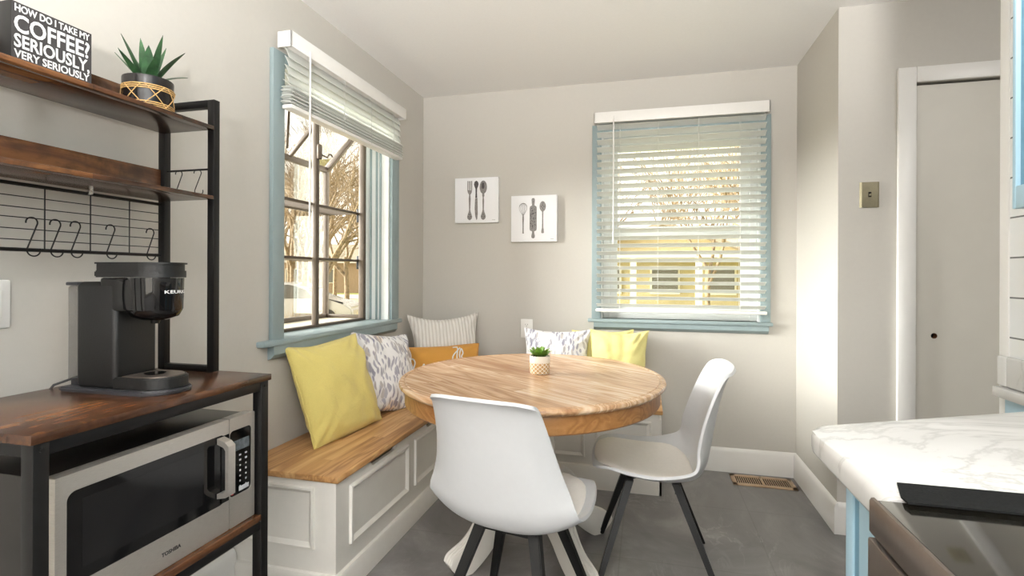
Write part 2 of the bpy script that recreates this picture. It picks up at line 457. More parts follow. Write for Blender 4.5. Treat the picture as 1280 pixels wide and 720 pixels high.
# baseboards (with a small cap profile)
def base_profile(d=.016, h=.145): return [(0, 0), (d, 0), (d, h - .022), (d - .004, h - .012), (d - .009, h - .004), (0, h)]
def baseboard(name, p, q, nrm):
    p = Vector((*p, 0)); q = Vector((*q, 0)); L = (q - p).length; x = (q - p).normalized(); n = Vector((*nrm, 0))
    bm = B(); prism(bm, [(a, b) for a, b in base_profile()], 0, L, 'Y', basis(n, x, (0, 0, 1), p))
    struct(name, bm, 'white')
baseboard('baseboard_back', (.09, YB), (XR, YB), (0, -1))
baseboard('baseboard_right', (XR, YB), (XR, YD - .016), (-1, 0))
baseboard('baseboard_closet', (XR, YD), (1.098, YD), (0, -1))
baseboard('baseboard_left', (XL, YF), (XL, 1.672), (1, 0))

# closet door and its casing
tr = sempty('trim_1', (1.098, YD, 0))
def cas(bm, lo, hi): box(bm, lo, hi, .004)
bm = B(); cas(bm, (0, -.018, 0), (.072, 0, 2.131)); obj('casing', bm, 'white', tr)
bm = B(); cas(bm, (.072, -.018, 2.062), (.832, 0, 2.131)); obj('casing', bm, 'white', tr)
bm = B(); cas(bm, (.832, -.018, 0), (.904, 0, 2.131)); obj('casing', bm, 'white', tr)
dr = sempty('door_1', (1.174, YD, 0))
# flush door slab with a round bore hole
bm = B()
N = 24; cx, cz, rr = .075, .927, .0125
x0, x1, z0, z1 = 0, .752, .008, 2.052
yf, yb = .006, .040
def ringpts(y): return [bm.verts.new((cx + rr * math.cos(2 * PI * k / N), y, cz + rr * 1.0 * math.sin(2 * PI * k / N))) for k in range(N)]
def outer(y):
    o = []
    for k in range(N):
        a = 2 * PI * k / N; c, s = math.cos(a), math.sin(a); q = .05
        m = max(abs(c), abs(s)); o.append(bm.verts.new((cx + q * c / m, y, cz + q * s / m)))
    return o
ra, rb = ringpts(yf), ringpts(yb); oa, ob = outer(yf), outer(yb)
for k in range(N):
    j = (k + 1) % N
    bm.faces.new((ra[k], ra[j], oa[j], oa[k])); bm.faces.new((rb[k], ob[k], ob[j], rb[j]))
for (a0, a1, c0, c1) in ((x0, cx - .05, z0, z1), (cx + .05, x1, z0, z1), (cx - .05, cx + .05, z0, cz - .05), (cx - .05, cx + .05, cz + .05, z1)):
    box(bm, (a0, yf, c0), (a1, yb, c1))
dslab = obj('door_panel', bm, 'door', dr, smooth=0)
bm = B()
for k in range(N):
    j = (k + 1) % N
    f = lambda kk, y: (cx + rr * math.cos(2 * PI * kk / N), y, cz + rr * math.sin(2 * PI * kk / N))
    bm.faces.new([bm.verts.new(f(k, yf + .0005)), bm.verts.new(f(j, yf + .0005)), bm.verts.new(f(j, yb)), bm.verts.new(f(k, yb))])
bmesh.ops.remove_doubles(bm, verts=bm.verts, dist=1e-5)
obj('bore_hole', bm, 'hole_brown', dr)
bm = B(); box(bm, (cx - .03, .05, cz - .03), (cx + .03, .055, cz + .03)); obj('closet_shade_sheet', bm, 'dark_hole', dr)  # dark sheet standing in for the shade inside the closet
for hz in (.93, 1.85, .25):
    bm = B(); tube(bm, [(-.003, .002, hz - .045), (-.003, .002, hz + .045)], .006, 10); obj('hinge', bm, 'brass', dr)
# closet behind the door
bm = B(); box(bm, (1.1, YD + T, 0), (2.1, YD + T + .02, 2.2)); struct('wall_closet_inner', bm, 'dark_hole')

# kitchen wall: tile field with white edge trim
bm = B(); box(bm, (XK - .010, YF + .01, .905), (XK - .0005, 1.645, H - .002)); struct('trim_2', bm, 'tile')
bm = B(); box(bm, (XK - .014, 1.645, .0), (XK - .0005, 1.681, H - .002), .003); box(bm, (XK, 1.6655, .0), (XK + .14, 1.6808, H - .002), .003); struct('trim_3', bm, 'white')

# ------------------------------------------------------------------ window 2 (back wall)
w2 = sempty('window_2', (0, YB, 0))
x0, x1, z0, z1 = W2
bm = B()
box(bm, (x0 - .055, -.02, z0 - .0), (x0 + .004, 0, z1 + .06), .004)
box(bm, (x1 - .004, -.02, z0 - .0), (x1 + .052, 0, z1 + .06), .004)
box(bm, (x0, -.02, z1 - .004), (x1, 0, z1 + .06), .004)
obj('casing', bm, 'blue', w2)
bm = B(); box(bm, (x0 - .078, -.045, z0 - .022), (x1 + .062, T - .02, z0), .006); obj('stool', bm, 'blue', w2)
bm = B(); prism(bm, [(0, z0 - .0225), (-.034, z0 - .0225), (-.032, z0 - .052), (-.014, z0 - .068), (0, z0 - .072)], x0 - .04, x1 + .04, 'X'); obj('apron', bm, 'blue', w2)
bm = B()
for x in (x0, x1 - .012): box(bm, (x, .002, z0), (x + .012, T - .02, z1))
box(bm, (x0, .002, z1 - .012), (x1, T - .02, z1)); obj('jamb', bm, 'vinyl', w2)
bm = B()   # vinyl outer frame
a0, a1 = x0 + .012, x1 - .012
box(bm, (a0, .05, z0), (a0 + .04, .13, z1 - .012), .003); box(bm, (a1 - .04, .05, z0), (a1, .13, z1 - .012), .003)
box(bm, (a0 + .04, .052, z0), (a1 - .04, .128, z0 + .035), .002); box(bm, (a0 + .04, .052, z1 - .06), (a1 - .04, .128, z1 - .012), .002)
obj('window_frame', bm, 'vinyl', w2)
def sash(zb, zt, y, nm):
    bm = B(); l, r = a0 + .035, a1 - .035; s = .055
    box(bm, (l, y, zb), (l + s, y + .03, zt), .004); box(bm, (r - s, y, zb), (r, y + .03, zt), .004)
    box(bm, (l + s, y + .002, zb + .001), (r - s, y + .028, zb + .05), .002); box(bm, (l + s, y + .002, zt - .045), (r - s, y + .028, zt - .001), .002)
    o = obj(nm, bm, 'vinyl', w2)
    bm = B(); box(bm, (l + s - .005, y + .012, zb + .045), (r - s + .005, y + .016, zt - .04)); obj('pane', bm, 'glass', o)
sash(z0 + .03, 1.49, .055, 'lower_sash'); sash(1.46, z1 - .05, .09, 'upper_sash')

# ------------------------------------------------------------------ window 1 (garden window in left wall)
w1 = sempty('window_1', (XL, 0, 0))
y0, y1, z0, z1 = W1
bm = B()
box(bm, (0, y0 - .07, z0), (.02, y0 + .004, z1 + .04), .004)
box(bm, (0, y1 - .004, z0), (.02, y1 + .088, z1 + .04), .004)
box(bm, (0, y0, z1 - .004), (.02, y1, z1 + .04), .004)
obj('casing', bm, 'blue', w1)
bm = B(); box(bm, (-T + .0, y0 - .14, z0 - .022), (.040, y1 + .1, z0 + .002), .006); obj('stool', bm, 'blue', w1)
bm = B(); prism(bm, [(0, z0 - .0225), (.032, z0 - .0225), (.032, z0 - .058), (.016, z0 - .076), (0, z0 - .080)], y0 - .075, y1 + .045, 'Y'); obj('apron', bm, 'blue', w1)
bm = B()
for y in (y0, y1 - .012): box(bm, (-T, y, z0), (-.002, y + .012, z1))
box(bm, (-T, y0, z1 - .012), (-.002, y1, z1)); obj('jamb', bm, 'vinyl', w1)
bm = B()
for x in (-.06, -.085, -.125): box(bm, (x, y1 - .022, z0), (x + .012, y1 - .0115, z1 - .012), .003)
obj('jamb_stop', bm, 'blue', w1)
# inner bronze frame with mullion
gx = -.145
bm = B()
ya, yb_ = y0 + .012, y1 - .05
box(bm, (gx - .02, ya, z0 + .002), (gx + .015, ya + .03, z1 - .012), .003)
box(bm, (gx - .02, yb_ - .03, z0 + .002), (gx + .015, yb_, z1 - .012), .003)
box(bm, (gx - .02, ya, z0 + .002), (gx + .015, yb_, z0 + .016), .003)
box(bm, (gx - .02, ya, z1 - .04), (gx + .015, yb_, z1 - .012), .003)
obj('inner_frame', bm, 'bronze', w1)
bm = B(); box(bm, (gx - .014, 2.372, z0), (gx + .014, 2.400, z1 - .012), .004); obj('mullion', bm, 'bronze', w1)
bm = B(); box(bm, (gx + .008, yb_ - .004, z0), (gx + .02, y1 - .011, z1 - .012)); obj('frame_filler', bm, 'vinyl', w1)
# greenhouse box: front plane gf, sloping roof from (gf,1.84) to (gx,2.10)
gf, zt, zb = -.40, 1.838, .925
g0, g1 = y0 + .015, yb_
bm = B()
for y in (g0 + .012, g1 - .012): bar(bm, (gf, y, zb), (gf, y, zt), .026, .026, .003)
bar(bm, (gf, g0, zb + .012), (gf, g1, zb + .012), .026, .026, .003)
bar(bm, (gf, g0, zt), (gf, g1, zt), .03, .03, .003)
for y in (g0 + .012, g1 - .012): bar(bm, (gf, y, zt), (gx - .02, y, 2.085), .03, .034, .003)
for y in (g0 + .012, g1 - .012): bar(bm, (gf, y, zb + .012), (gx, y, zb + .012), .026, .02, .003)
obj('outer_frame', bm, 'bronze', w1)
bm = B(); bar(bm, (gf + .012, 2.50, zt + .01), (gx - .03, 2.50, 2.07), .02, .02, .003); obj('roof_bar', bm, 'bronze', w1)
bm = B(); bar(bm, (gf + .04, 2.44, zt + .04), (gx - .02, 2.20, 2.0), .012, .012, .002); obj('vent_stay', bm, 'bronze', w1)
bm = B(); box(bm, (gf, g0, zb - .015), (gx, g1, zb)); obj('box_floor', bm, 'housetrim', w1)
bm = B(); box(bm, (gf - .002, g0, zb), (gf + .002, g1, zt)); obj('pane', bm, 'glass', w1)
for y in (g0 + .01, g1 - .01):
    bm = B(); prism(bm, [(gf, zb), (gx, zb), (gx, 2.09), (gf, zt)], y - .002, y + .002, 'Y'); obj('pane', bm, 'glass', w1)
bm = B(); prism(bm, [(gf, zt), (gf, zt + .004), (gx, 2.094), (gx, 2.09)], g0, g1, 'Y'); obj('pane', bm, 'glass', w1)
for hz in (1.275, 1.560):
    bm = B()
    box(bm, (gx - .036, g0 + .02, hz - .006), (gx - .022, g1 - .01, hz + .008), .002)
    box(bm, (gf + .02, g0 + .02, hz - .006), (gf + .034, g1 - .01, hz + .008), .002)
    nslat = 26 if hz > 1.4 else 0
    for i in range(nslat):
        y = g0 + .03 + (g1 - g0 - .06) * i / (nslat - 1); box(bm, (gf + .03, y, hz - .003), (gx - .03, y + .007, hz + .004))
    if not nslat: box(bm, (gf + .03, g0 + .02, hz - .004), (gx - .03, g1 - .01, hz + .0), 0)
    obj('garden_shelf', bm, 'bronze', w1)
    bm = B(); box(bm, (gx - .04, g1 - .022, hz - .05), (gx - .01, g1 - .012, hz + .03), .002); obj('shelf_bracket', bm, 'black', w1)
# crank handle on the mullion
bm = B(); box(bm, (gx + .012, 2.372, 1.79), (gx + .032, 2.400, 1.87), .008)
o = obj('crank_box', bm, 'bronze', w1)
bm = B(); tube(bm, [(gx + .03, 2.40, 1.815), (gx + .035, 2.435, 1.81), (gx + .035, 2.45, 1.83), (gx + .03, 2.475, 1.835), (gx + .03, 2.49, 1.825)], .0045, 8); obj('crank_handle', bm, 'bronze', o)

# ------------------------------------------------------------------ blinds
# back window blind, lowered
bl = thing('window_blind', 'lowered white slatted blind in front of the back wall window', 'blind', (0, YB, 0))
bx0, bx1 = -.322, .702
bm = B()
box(bm, (bx0, -.085, 2.155), (bx1, -.078, 2.222), .002); box(bm, (bx0, -.085, 2.155), (bx0 + .007, -.021, 2.222), .002); box(bm, (bx1 - .007, -.085, 2.155), (bx1, -.021, 2.222), .002)
obj('valance', bm, 'plastic_white', bl)
bm = B(); box(bm, (-.30, -.07, 2.16), (.68, -.022, 2.205), .003); obj('headrail', bm, 'plastic_white', bl)
ns = 25; sz0, sz1 = 1.005, 2.135
for i in range(ns):
    zc = sz0 + (sz1 - sz0) * i / (ns - 1)
    tilt = -math.radians(25)
    bm = B()
    pts = []
    for k in range(7):
        s = -1 + 2 * k / 6; pts.append((s * .025, .0025 * (1 - s * s)))
    poly = pts + [(p[0], p[1] - .0022) for p in pts[::-1]]
    m = Matrix.Translation((0, -.045, zc)) @ Matrix.Rotation(tilt, 4, 'X')
    prism(bm, [(p[0], p[1]) for p in poly], -.306, .687, 'X', m)
    obj('slat', bm, 'slat', bl, smooth=50)
bm = B(); box(bm, (-.310, -.066, .962), (.692, -.024, .982), .005); obj('bottom_rail', bm, 'plastic_white', bl)
for x in (-.162, .07, .307, .542):
    bm = B(); tube(bm, [(x, -.070, 2.16), (x, -.070, .98)], .0011, 5); tube(bm, [(x + .001, -.020, 2.16), (x + .001, -.020, .98)], .0011, 5)
    tube(bm, [(x, -.068, .99), (x + .02, -.05, .968), (x - .02, -.05, .965)], .0012, 5)
    obj('ladder_cord', bm, 'cord', bl)
bm = B(); tube(bm, [(-.200, -.092, 2.165), (-.200, -.094, 1.39)], .0042, 8); tube(bm, [(-.200, -.092, 2.19), (-.200, -.092, 2.16)], .0055, 8); obj('tilt_wand', bm, 'plastic_white', bl)

# side window blind, pulled up
bl = thing('window_blind', 'white slatted blind pulled up to the top of the garden window', 'blind', (XL, 0, 0))
by0, by1 = 1.882, 2.962
bm = B()
box(bm, (.083, by0, 2.146), (.090, by1, 2.212), .002); box(bm, (.021, by0, 2.146), (.09, by0 + .007, 2.212), .002); box(bm, (.021, by1 - .007, 2.146), (.09, by1, 2.212), .002)
obj('valance', bm, 'plastic_white', bl)
bm = B(); box(bm, (.024, by0 + .02, 2.155), (.075, by1 - .02, 2.2), .003); obj('headrail', bm, 'plastic_white', bl)
def slat_y(zc, tilt, xo=.052, w=.025, dy=0):
    bm = B(); pts = []
    for k in range(7):
        s = -1 + 2 * k / 6; pts.append((s * w, .0025 * (1 - s * s)))
    poly = pts + [(p[0], p[1] - .0024) for p in pts[::-1]]
    m = Matrix.Translation((xo, 0, zc)) @ Matrix.Rotation(tilt, 4, 'Y')
    prism(bm, poly, by0 + .022 + dy, by1 - .022 + dy, 'Y', m)
    obj('slat', bm, 'slat', bl, smooth=50)
for zc, a in ((2.132, 66), (2.096, 66), (2.060, 66), (2.026, 62), (2.004, 40)): slat_y(zc, math.radians(a))
for i in range(15):
    slat_y(1.988 - i * .0050, math.radians(4 + 2 * math.sin(i * 2.1)), .05 + .004 * math.sin(i * 1.9), .0255, .004 * math.sin(i * 1.3))
bm = B(); box(bm, (.026, by0 + .022, 1.895), (.076, by1 - .022, 1.913), .005); obj('bottom_rail', bm, 'plastic_white', bl)
for y in (2.03, 2.30, 2.56, 2.82):
    bm = B(); tube(bm, [(.078, y, 2.16), (.078, y, 1.90)], .0011, 5); tube(bm, [(.024, y, 2.16), (.024, y, 1.9)], .0011, 5); tube(bm, [(.079, y - .01, 1.99), (.08, y + .012, 1.975), (.08, y - .01, 1.955), (.08, y + .012, 1.93)], .0012, 5); obj('ladder_cord', bm, 'cord', bl)
bm = B(); tube(bm, [(.096, 2.0, 2.165), (.096, 2.0, 1.39)], .0042, 8); obj('tilt_wand', bm, 'plastic_white', bl)

def cr(pts, t):
    """Catmull-Rom through pts at t in 0..1"""
    n = len(pts) - 1; x = min(max(t, 0), 1) * n; i = min(int(x), n - 1); f = x - i
    p0, p1, p2, p3 = pts[max(i - 1, 0)], pts[i], pts[i + 1], pts[min(i + 2, n)]
    return [.5 * (2 * b + (c - a) * f + (2 * a - 5 * b + 4 * c - d) * f * f + (3 * b - a - 3 * c + d) * f ** 3) for a, b, c, d in zip(p0, p1, p2, p3)]

# ------------------------------------------------------------------ storage benches
def frame_panel(bm, m, u0, u1, v0, v1, bev=.014):
    """picture-frame moulding around a field, in local (u right, v up, w out)"""
    def q(a): return m @ Vector(a)
    pr = [(0, .000), (.003, .010), (.010, .012), (.018, .006), (.024, .0)]
    loops = []
    for d, w in pr:
        loops.append([bm.verts.new(q(p)) for p in ((u0 + d, v0 + d, w), (u1 - d, v0 + d, w), (u1 - d, v1 - d, w), (u0 + d, v1 - d, w))])
    for a, b in zip(loops, loops[1:]):
        for k in range(4): bm.faces.new((a[k], a[(k + 1) % 4], b[(k + 1) % 4], b[k]))
BX = -1.085; BY = 1.677; BZ = .435; LT = .459
bench = thing('storage_bench', 'long white panelled storage bench with an oak lid under the garden window', 'bench', (XL, BY, 0))
def bl_(x, y, z): return (x - XL, y - BY, z)
bm = B()
# carcass: polygon footprint box, with finger cut-outs along the top of the front
cuts = [(1.915, 2.165), (2.47, 2.72)]
poly = [(BY, .0), (YB - .002, .0), (YB - .002, BZ)]
for c0, c1 in cuts[::-1]:
    poly += [(c1, BZ), (c1 - .025, BZ - .026), (c0 + .025, BZ - .026), (c0, BZ)]
poly += [(BY, BZ)]
prism(bm, [(a - BY, b) for a, b in poly], BX - .018 - XL, BX - XL, 'X')
box(bm, bl_(XL + .001, BY, 0), bl_(BX - .018, BY + .018, BZ), 0)
box(bm, bl_(XL + .001, BY + .018, .05), bl_(BX - .018, YB - .002, .07))
obj('carcass', bm, 'bench', bench)
bm = B(); m = basis((0, 1, 0), (0, 0, 1), (1, 0, 0), (BX - XL, -BY, 0))
for a, b in ((1.765, 2.265), (2.335, 2.90)): frame_panel(bm, m, a, b, .170, .395)
obj('front_moulding', bm, 'bench', bench)
bm = B(); m = basis((1, 0, 0), (0, 0, 1), (0, -1, 0), (-XL, 0, 0)); frame_panel(bm, m, -1.50, -1.172, .185, .412); obj('end_moulding', bm, 'bench', bench)
bm = B()
prism(bm, [(0, 0), (.016, 0), (.016, .088), (.010, .098), (.0, .102)], -.016, 2.953 - BY, 'Y', Matrix.Translation((BX - XL, 0, 0)))
prism(bm, [(0, 0), (-.016, 0), (-.016, .088), (-.010, .098), (.0, .102)], .001, BX - XL + .012, 'X')
obj('plinth', bm, 'bench', bench)
bm = B(); box(bm, (.001, -.008, BZ), (BX - XL + .012, YB - .003 - BY, LT), .005); obj('lid', bm, 'lid', bench)

b2 = thing('storage_bench', 'white panelled storage bench along the back wall behind the round table', 'bench', (BX + .02, YB, 0))
BF = 2.953; BR = .086
def b2_(x, y, z): return (x - BX - .02, y - YB, z)
bm = B(); box(bm, b2_(BX + .02, BF, 0), b2_(BR - .012, YB - .002, BZ), .002); obj('carcass', bm, 'bench', b2)
bm = B(); m = basis((1, 0, 0), (0, 0, 1), (0, -1, 0), b2_(0, BF, 0))
for a, b in ((-1.02, -.72), (-.66, -.33), (-.27, .03)): frame_panel(bm, m, a, b, .170, .395)
obj('front_moulding', bm, 'bench', b2)
bm = B(); m = basis((0, 1, 0), (0, 0, 1), (1, 0, 0), b2_(BR - .012, 0, 0)); frame_panel(bm, m, BF + .05, YB - .06, .170, .395); obj('end_moulding', bm, 'bench', b2)
bm = B()
prism(bm, [(0, 0), (-.016, 0), (-.016, .118), (-.010, .128), (.0, .132)], 0.0, BR - BX - .02, 'X', Matrix.Translation(b2_(BX + .02, BF, 0)))
prism(bm, [(0, 0), (.012, 0), (.012, .118), (.008, .128), (.0, .132)], BF - .016 - YB, -.003, 'Y', Matrix.Translation(b2_(BR - .012, YB, 0)))
obj('plinth', bm, 'bench', b2)
bm = B(); box(bm, b2_(BX + .02, BF - .012, BZ), b2_(BR + .005, YB - .003, LT), .005); obj('lid', bm, 'lidx', b2)

# ------------------------------------------------------------------ round dining table
TX, TY, TZ = -.478, 2.232, .76
SXT, SYT = .560, .612
tb = thing('dining_table', 'round oak topped dining table on a white carved pedestal', 'table', (TX, TY, 0))
bm = B(); lathe(bm, [(.0, -.026), (.955, -.026), (.985, -.024), (.998, -.016), (1.0, -.010), (.996, -.003), (.985, .0), (.965, .0), (.960, -.0025), (.955, -.0025), (.950, 0), (0, 0)][::-1], 128, (0, 0, TZ), False, SXT, SYT)
bmesh.ops.remove_doubles(bm, verts=bm.verts, dist=1e-5)
obj('tabletop', bm, 'table', tb, smooth=30)
bm = B(); lathe(bm, [(.955, -.026), (.958, -.030), (.958, -.088), (.950, -.094), (.92, -.094), (.92, -.026)], 128, (0, 0, TZ), False, SXT, SYT); obj('apron', bm, 'apron', tb)
bm = B(); box(bm, (-.30, -.06, TZ - .06), (.30, .06, TZ - .027), .004); box(bm, (-.06, -.30, TZ - .06), (.06, .30, TZ - .027), .004); obj('support_cleat', bm, 'bench', tb)
bm = B(); lathe(bm, [(.13, .698), (.13, .68), (.075, .665), (.055, .64), (.055, .62), (.07, .60), (.075, .585), (.062, .57), (.085, .52), (.098, .46), (.092, .40), (.066, .35), (.062, .33), (.082, .315), (.085, .29), (.075, .27), (.080, .14), (.05, .11), (.02, .10)][::-1], 40); obj('pedestal_column', bm, 'bench', tb)
def ped_leg():
    """tall curved plank leg: smooth flanks, three flutes along its upper edge, blunt upturned toe"""
    bm = B()
    top = [(.06, .375), (.10, .372), (.14, .355), (.18, .325), (.215, .285), (.245, .24), (.27, .195), (.30, .150), (.335, .118), (.375, .098), (.402, .082), (.413, .060)]
    bot = [(.06, .16), (.08, .16), (.10, .158), (.125, .150), (.155, .132), (.185, .108), (.21, .082), (.24, .052), (.275, .024), (.315, .0), (.355, .0), (.395, .030)]
    n = len(top) * 4; W = .031
    cols = [-1, -.86, -.66, -.5, -.34, -.16, 0, .16, .34, .5, .66, .86, 1]
    rings = []
    for i in range(n + 1):
        a = Vector(cr(top, i / n)); b = Vector(cr(bot, i / n)); d = (a - b).normalized()
        ring = []
        for c in cols:
            e = (.008 if abs(c) == 1 else 0) + (.007 if c in (-.5, 0, .5) else 0)
            p = a - d * e; ring.append(Vector((p.x, c * W, p.y)))
        for c in (1, -1):
            for q in (.35, .7): p = a.lerp(b, q if c == 1 else 1.05 - q); ring.append(Vector((p.x, c * W, p.y)))
            if c == 1: ring.append(Vector((b.x, W * .9, b.y))); ring.append(Vector((b.x, -W * .9, b.y)))
        for v in ring: v.z = max(v.z, 0)
        rings.append([bm.verts.new(v) for v in ring])
    m_ = len(rings[0])
    for A, Bq in zip(rings, rings[1:]):
        for k in range(m_): bm.faces.new((A[k], A[(k + 1) % m_], Bq[(k + 1) % m_], Bq[k]))
    bm.faces.new(rings[0]); bm.faces.new(rings[-1][::-1])
    return bm
lg = obj('leg', ped_leg(), 'bench', tb, smooth=30)
for i, a in enumerate((41, 135, 228, 316)):
    o = lg if i == 0 else lg.copy()
    if i: COL.objects.link(o); o.parent = tb
    o.rotation_euler = (0, 0, math.radians(a))

# ------------------------------------------------------------------ shell chairs
# v: front lip -> seat -> back -> top.  (y, z, half width, side lift up, side sweep forward)
SH = [(.226, .436, .158, .000, .0), (.216, .441, .190, .006, .0), (.172, .427, .218, .028, .0), (.09, .400, .240, .046, .0), (.0, .386, .253, .056, .0),
      (-.09, .384, .259, .070, .006), (-.160, .402, .259, .072, .022), (-.203, .455, .251, .050, .050), (-.222, .525, .235, .022, .066), (-.238, .605, .214, .006, .066),
      (-.255, .685, .198, .0, .058), (-.272, .755, .187, -.002, .046), (-.290, .806, .178, .000, .034), (-.306, .830, .168, -.006, .022), (-.316, .835, .122, -.002, .012)]
def shell_pt(u, v, inset=0.0):
    y, z, w, lift, fwd = cr(SH, v)
    a = abs(u) ** 2.6
    w -= inset
    return Vector((w * u, y + fwd * a + .012 * (1 - abs(u) ** 2) * (v < .1), z + lift * a))
def make_chair(label):
    t = thing('dining_chair', label, 'chair', (0, 0, 0), 0, None)
    bm = B(); NU, NV = 36, 90; g = []
    for j in range(NV + 1):
        row = []
        v = j / NV
        for i in range(NU + 1):
            u = -1 + 2 * i / NU
            row.append(bm.verts.new(shell_pt(u, v)))
        g.append(row)
    for j in range(NV):
        for i in range(NU): bm.faces.new((g[j][i], g[j][i + 1], g[j + 1][i + 1], g[j + 1][i]))
    o = obj('seat_shell', bm, 'shell', t, smooth=60)
    md = o.modifiers.new('thick', 'SOLIDIFY'); md.thickness = .011; md.offset = 0
    md = o.modifiers.new('round', 'BEVEL'); md.width = .004; md.segments = 2; md.limit_method = 'ANGLE'; md.angle_limit = math.radians(50)
    # fitted pad in the seat
    bm = B(); n = 40; rings = []
    def padpt(a, r):
        x = math.cos(a) * r; y = math.sin(a) * r
        # superellipse in seat parameter space
        k = (abs(math.cos(a)) ** 3.2 + abs(math.sin(a)) ** 3.2) ** (-1 / 3.2)
        uu = .86 * math.cos(a) * k * r; vv = .245 - .185 * math.sin(a) * k * r
        p = shell_pt(uu, vv)
        lift = .0265 * (1 - r ** 6) ** .5 if r < 1 else 0
        base = .003
        return Vector((p.x, p.y, p.z + base + lift))
    c0 = bm.verts.new(padpt(0, 0.0))
    for r in (.15, .3, .5, .7, .84, .92, .965, .99, 1.0): rings.append([bm.verts.new(padpt(2 * PI * k / n, r)) for k in range(n)])
    for k in range(n): bm.faces.new((c0, rings[0][k], rings[0][(k + 1) % n]))
    for a, b in zip(rings, rings[1:]):
        for k in range(n): bm.faces.new((a[k], b[k], b[(k + 1) % n], a[(k + 1) % n]))
    obj('seat_pad', bm, 'pad', t, smooth=60)
    # metal cradle under the shell
    bm = B()
    bar(bm, (-.10, .09, .368), (.10, .09, .368), .022, .018, .003); bar(bm, (-.10, -.09, .366), (.10, -.09, .366), .022, .018, .003)
    bar(bm, (-.08, -.09, .374), (.08, .09, .374), .022, .012, .002); bar(bm, (.08, -.09, .374), (-.08, .09, .374), .022, .012, .002)
    box(bm, (-.05, -.05, .37), (.05, .05, .384), .003)
    obj('leg_frame', bm, 'black_leg', t)
    for sx in (-1, 1):
        for sy in (-1, 1):
            bm = B()
            a = Vector((sx * .095, sy * .088, .374)); b = Vector((sx * .205, .208 if sy > 0 else -.238, 0.0))
            # tapered square leg
            def sq(c, h, top=False): return [bm.verts.new((c.x + dx * h, c.y + dy * h * .8, c.z)) for dx, dy in ((-1, -1), (1, -1), (1, 1), (-1, 1))]
            A = sq(a, .0195); Bv = sq(b, .0135)
            bm.faces.new(A); bm.faces.new(Bv[::-1])
            for k in range(4): bm.faces.new((A[k], Bv[k], Bv[(k + 1) % 4], A[(k + 1) % 4]))
            bmesh.ops.bevel(bm, geom=list(bm.edges), offset=.003, segments=2, affect='EDGES')
            # gusset up to the cradle
            prism(bm, [(sx * .03, .374), (sx * .095, .374), (sx * .105, .33), (sx * .085, .356)], sy * .092 - .006, sy * .092 + .006, 'Y')
            obj('leg', bm, 'black_leg', t)
    return t
ch1 = make_chair('white moulded chair turned with its back to the room, nearest the table edge in front')
ch1.location = (-.415, 1.728, 0); ch1.rotation_euler = (0, 0, math.radians(-11))
ch2 = copy_tree(ch1)
ch2['label'] = 'white moulded chair right of the table, seen from the side under the blind window'
ch2.location = (.022, 2.258, 0); ch2.rotation_euler = (0, 0, math.radians(93))
for c in (ch1, ch2): c['group'] = 'white shell chairs at the round table'

# ------------------------------------------------------------------ cushions
def pillow_fn(w, h, t, seed, pinch=.12, slump=.0, ear=.05):
    def f(u, v, side):
        au, av = abs(u), abs(v)
        x = u * w / 2 * (1 - pinch * (1 - av ** 2) * au ** 3) * (1 + ear * (au * av) ** 3)
        y = v * h / 2 * (1 - pinch * (1 - au ** 2) * av ** 3) * (1 + ear * (au * av) ** 3)
        k = (max(0, 1 - au ** 2.6) * max(0, 1 - av ** 2.6)) ** .52
        n = noise.noise(Vector((u * 1.3 + seed, v * 1.3, seed * 1.7)))
        n2 = noise.noise(Vector((u * 3.1 - seed, v * 3.1 + seed, 2.0 + side)))
        # radiating creases near corners and edges
        cre = math.sin((au - av) * 16 + n * 5) * (au * av) ** 1.5 * .010
        z = side * t / 2 * k * (1 + .12 * n) + n2 * .012 * k ** .4 * side + side * cre * min(1, k * 3)
        y2 = y - slump * (1 - k) * 0
        if v < 0: y2 -= (-v) ** 3 * .012 * math.cos(u * 1.5)
        x += n2 * .006; y2 += n * .008 * av
        return Vector((x, y2 + h / 2, z))
    return f
def make_pillow(name, label, mat, w, h, t, seed, pos, face_yaw, lean, roll=0, pinch=.10, ear=.05, group='cushions on the benches', cat='cushion'):
    """pos: where the middle of its bottom edge sits; face_yaw: heading of the face normal; lean: degrees back from upright"""
    f = pillow_fn(w, h, t, seed, pinch, ear=ear); n = 44
    bm = B(); G = {}
    for side in (1, -1):
        for j in range(n + 1):
            for i in range(n + 1):
                u = -1 + 2 * i / n; v = -1 + 2 * j / n
                u = math.sin(u * PI / 2) * .5 + u * .5; v = math.sin(v * PI / 2) * .5 + v * .5
                edge = i in (0, n) or j in (0, n)
                if edge and side == -1: G[side, i, j] = G[1, i, j]
                else: G[side, i, j] = bm.verts.new(f(u, v, side))
        for j in range(n):
            for i in range(n):
                q = [G[side, i, j], G[side, i + 1, j], G[side, i + 1, j + 1], G[side, i, j + 1]]
                bm.faces.new(q if side == 1 else q[::-1])
    o = obj(name, bm, mat, None, smooth=80)
    # piping seam
    bm = B(); ring = []
    for k in range(4 * 24):
        s, q = divmod(k, 24); a = -1 + 2 * q / 24
        u, v = ((a, -1), (1, a), (-a, 1), (-1, -a))[s]
        ring.append(f(u, v, 1))
    tube(bm, ring, .0028, 6, closed=True); obj('piping', bm, mat, o, smooth=60)
    nx = Vector((math.cos(face_yaw), math.sin(face_yaw), 0)); up = Vector((0, 0, 1)); right = up.cross(nx)
    R0 = Matrix((right, up, nx)).transposed().to_4x4()
    o.matrix_world = Matrix.Translation(pos) @ R0 @ Matrix.Rotation(-lean, 4, 'X') @ Matrix.Rotation(roll, 4, 'Z')
    tag(o, label, cat, group)
    return o, f
D = math.radians
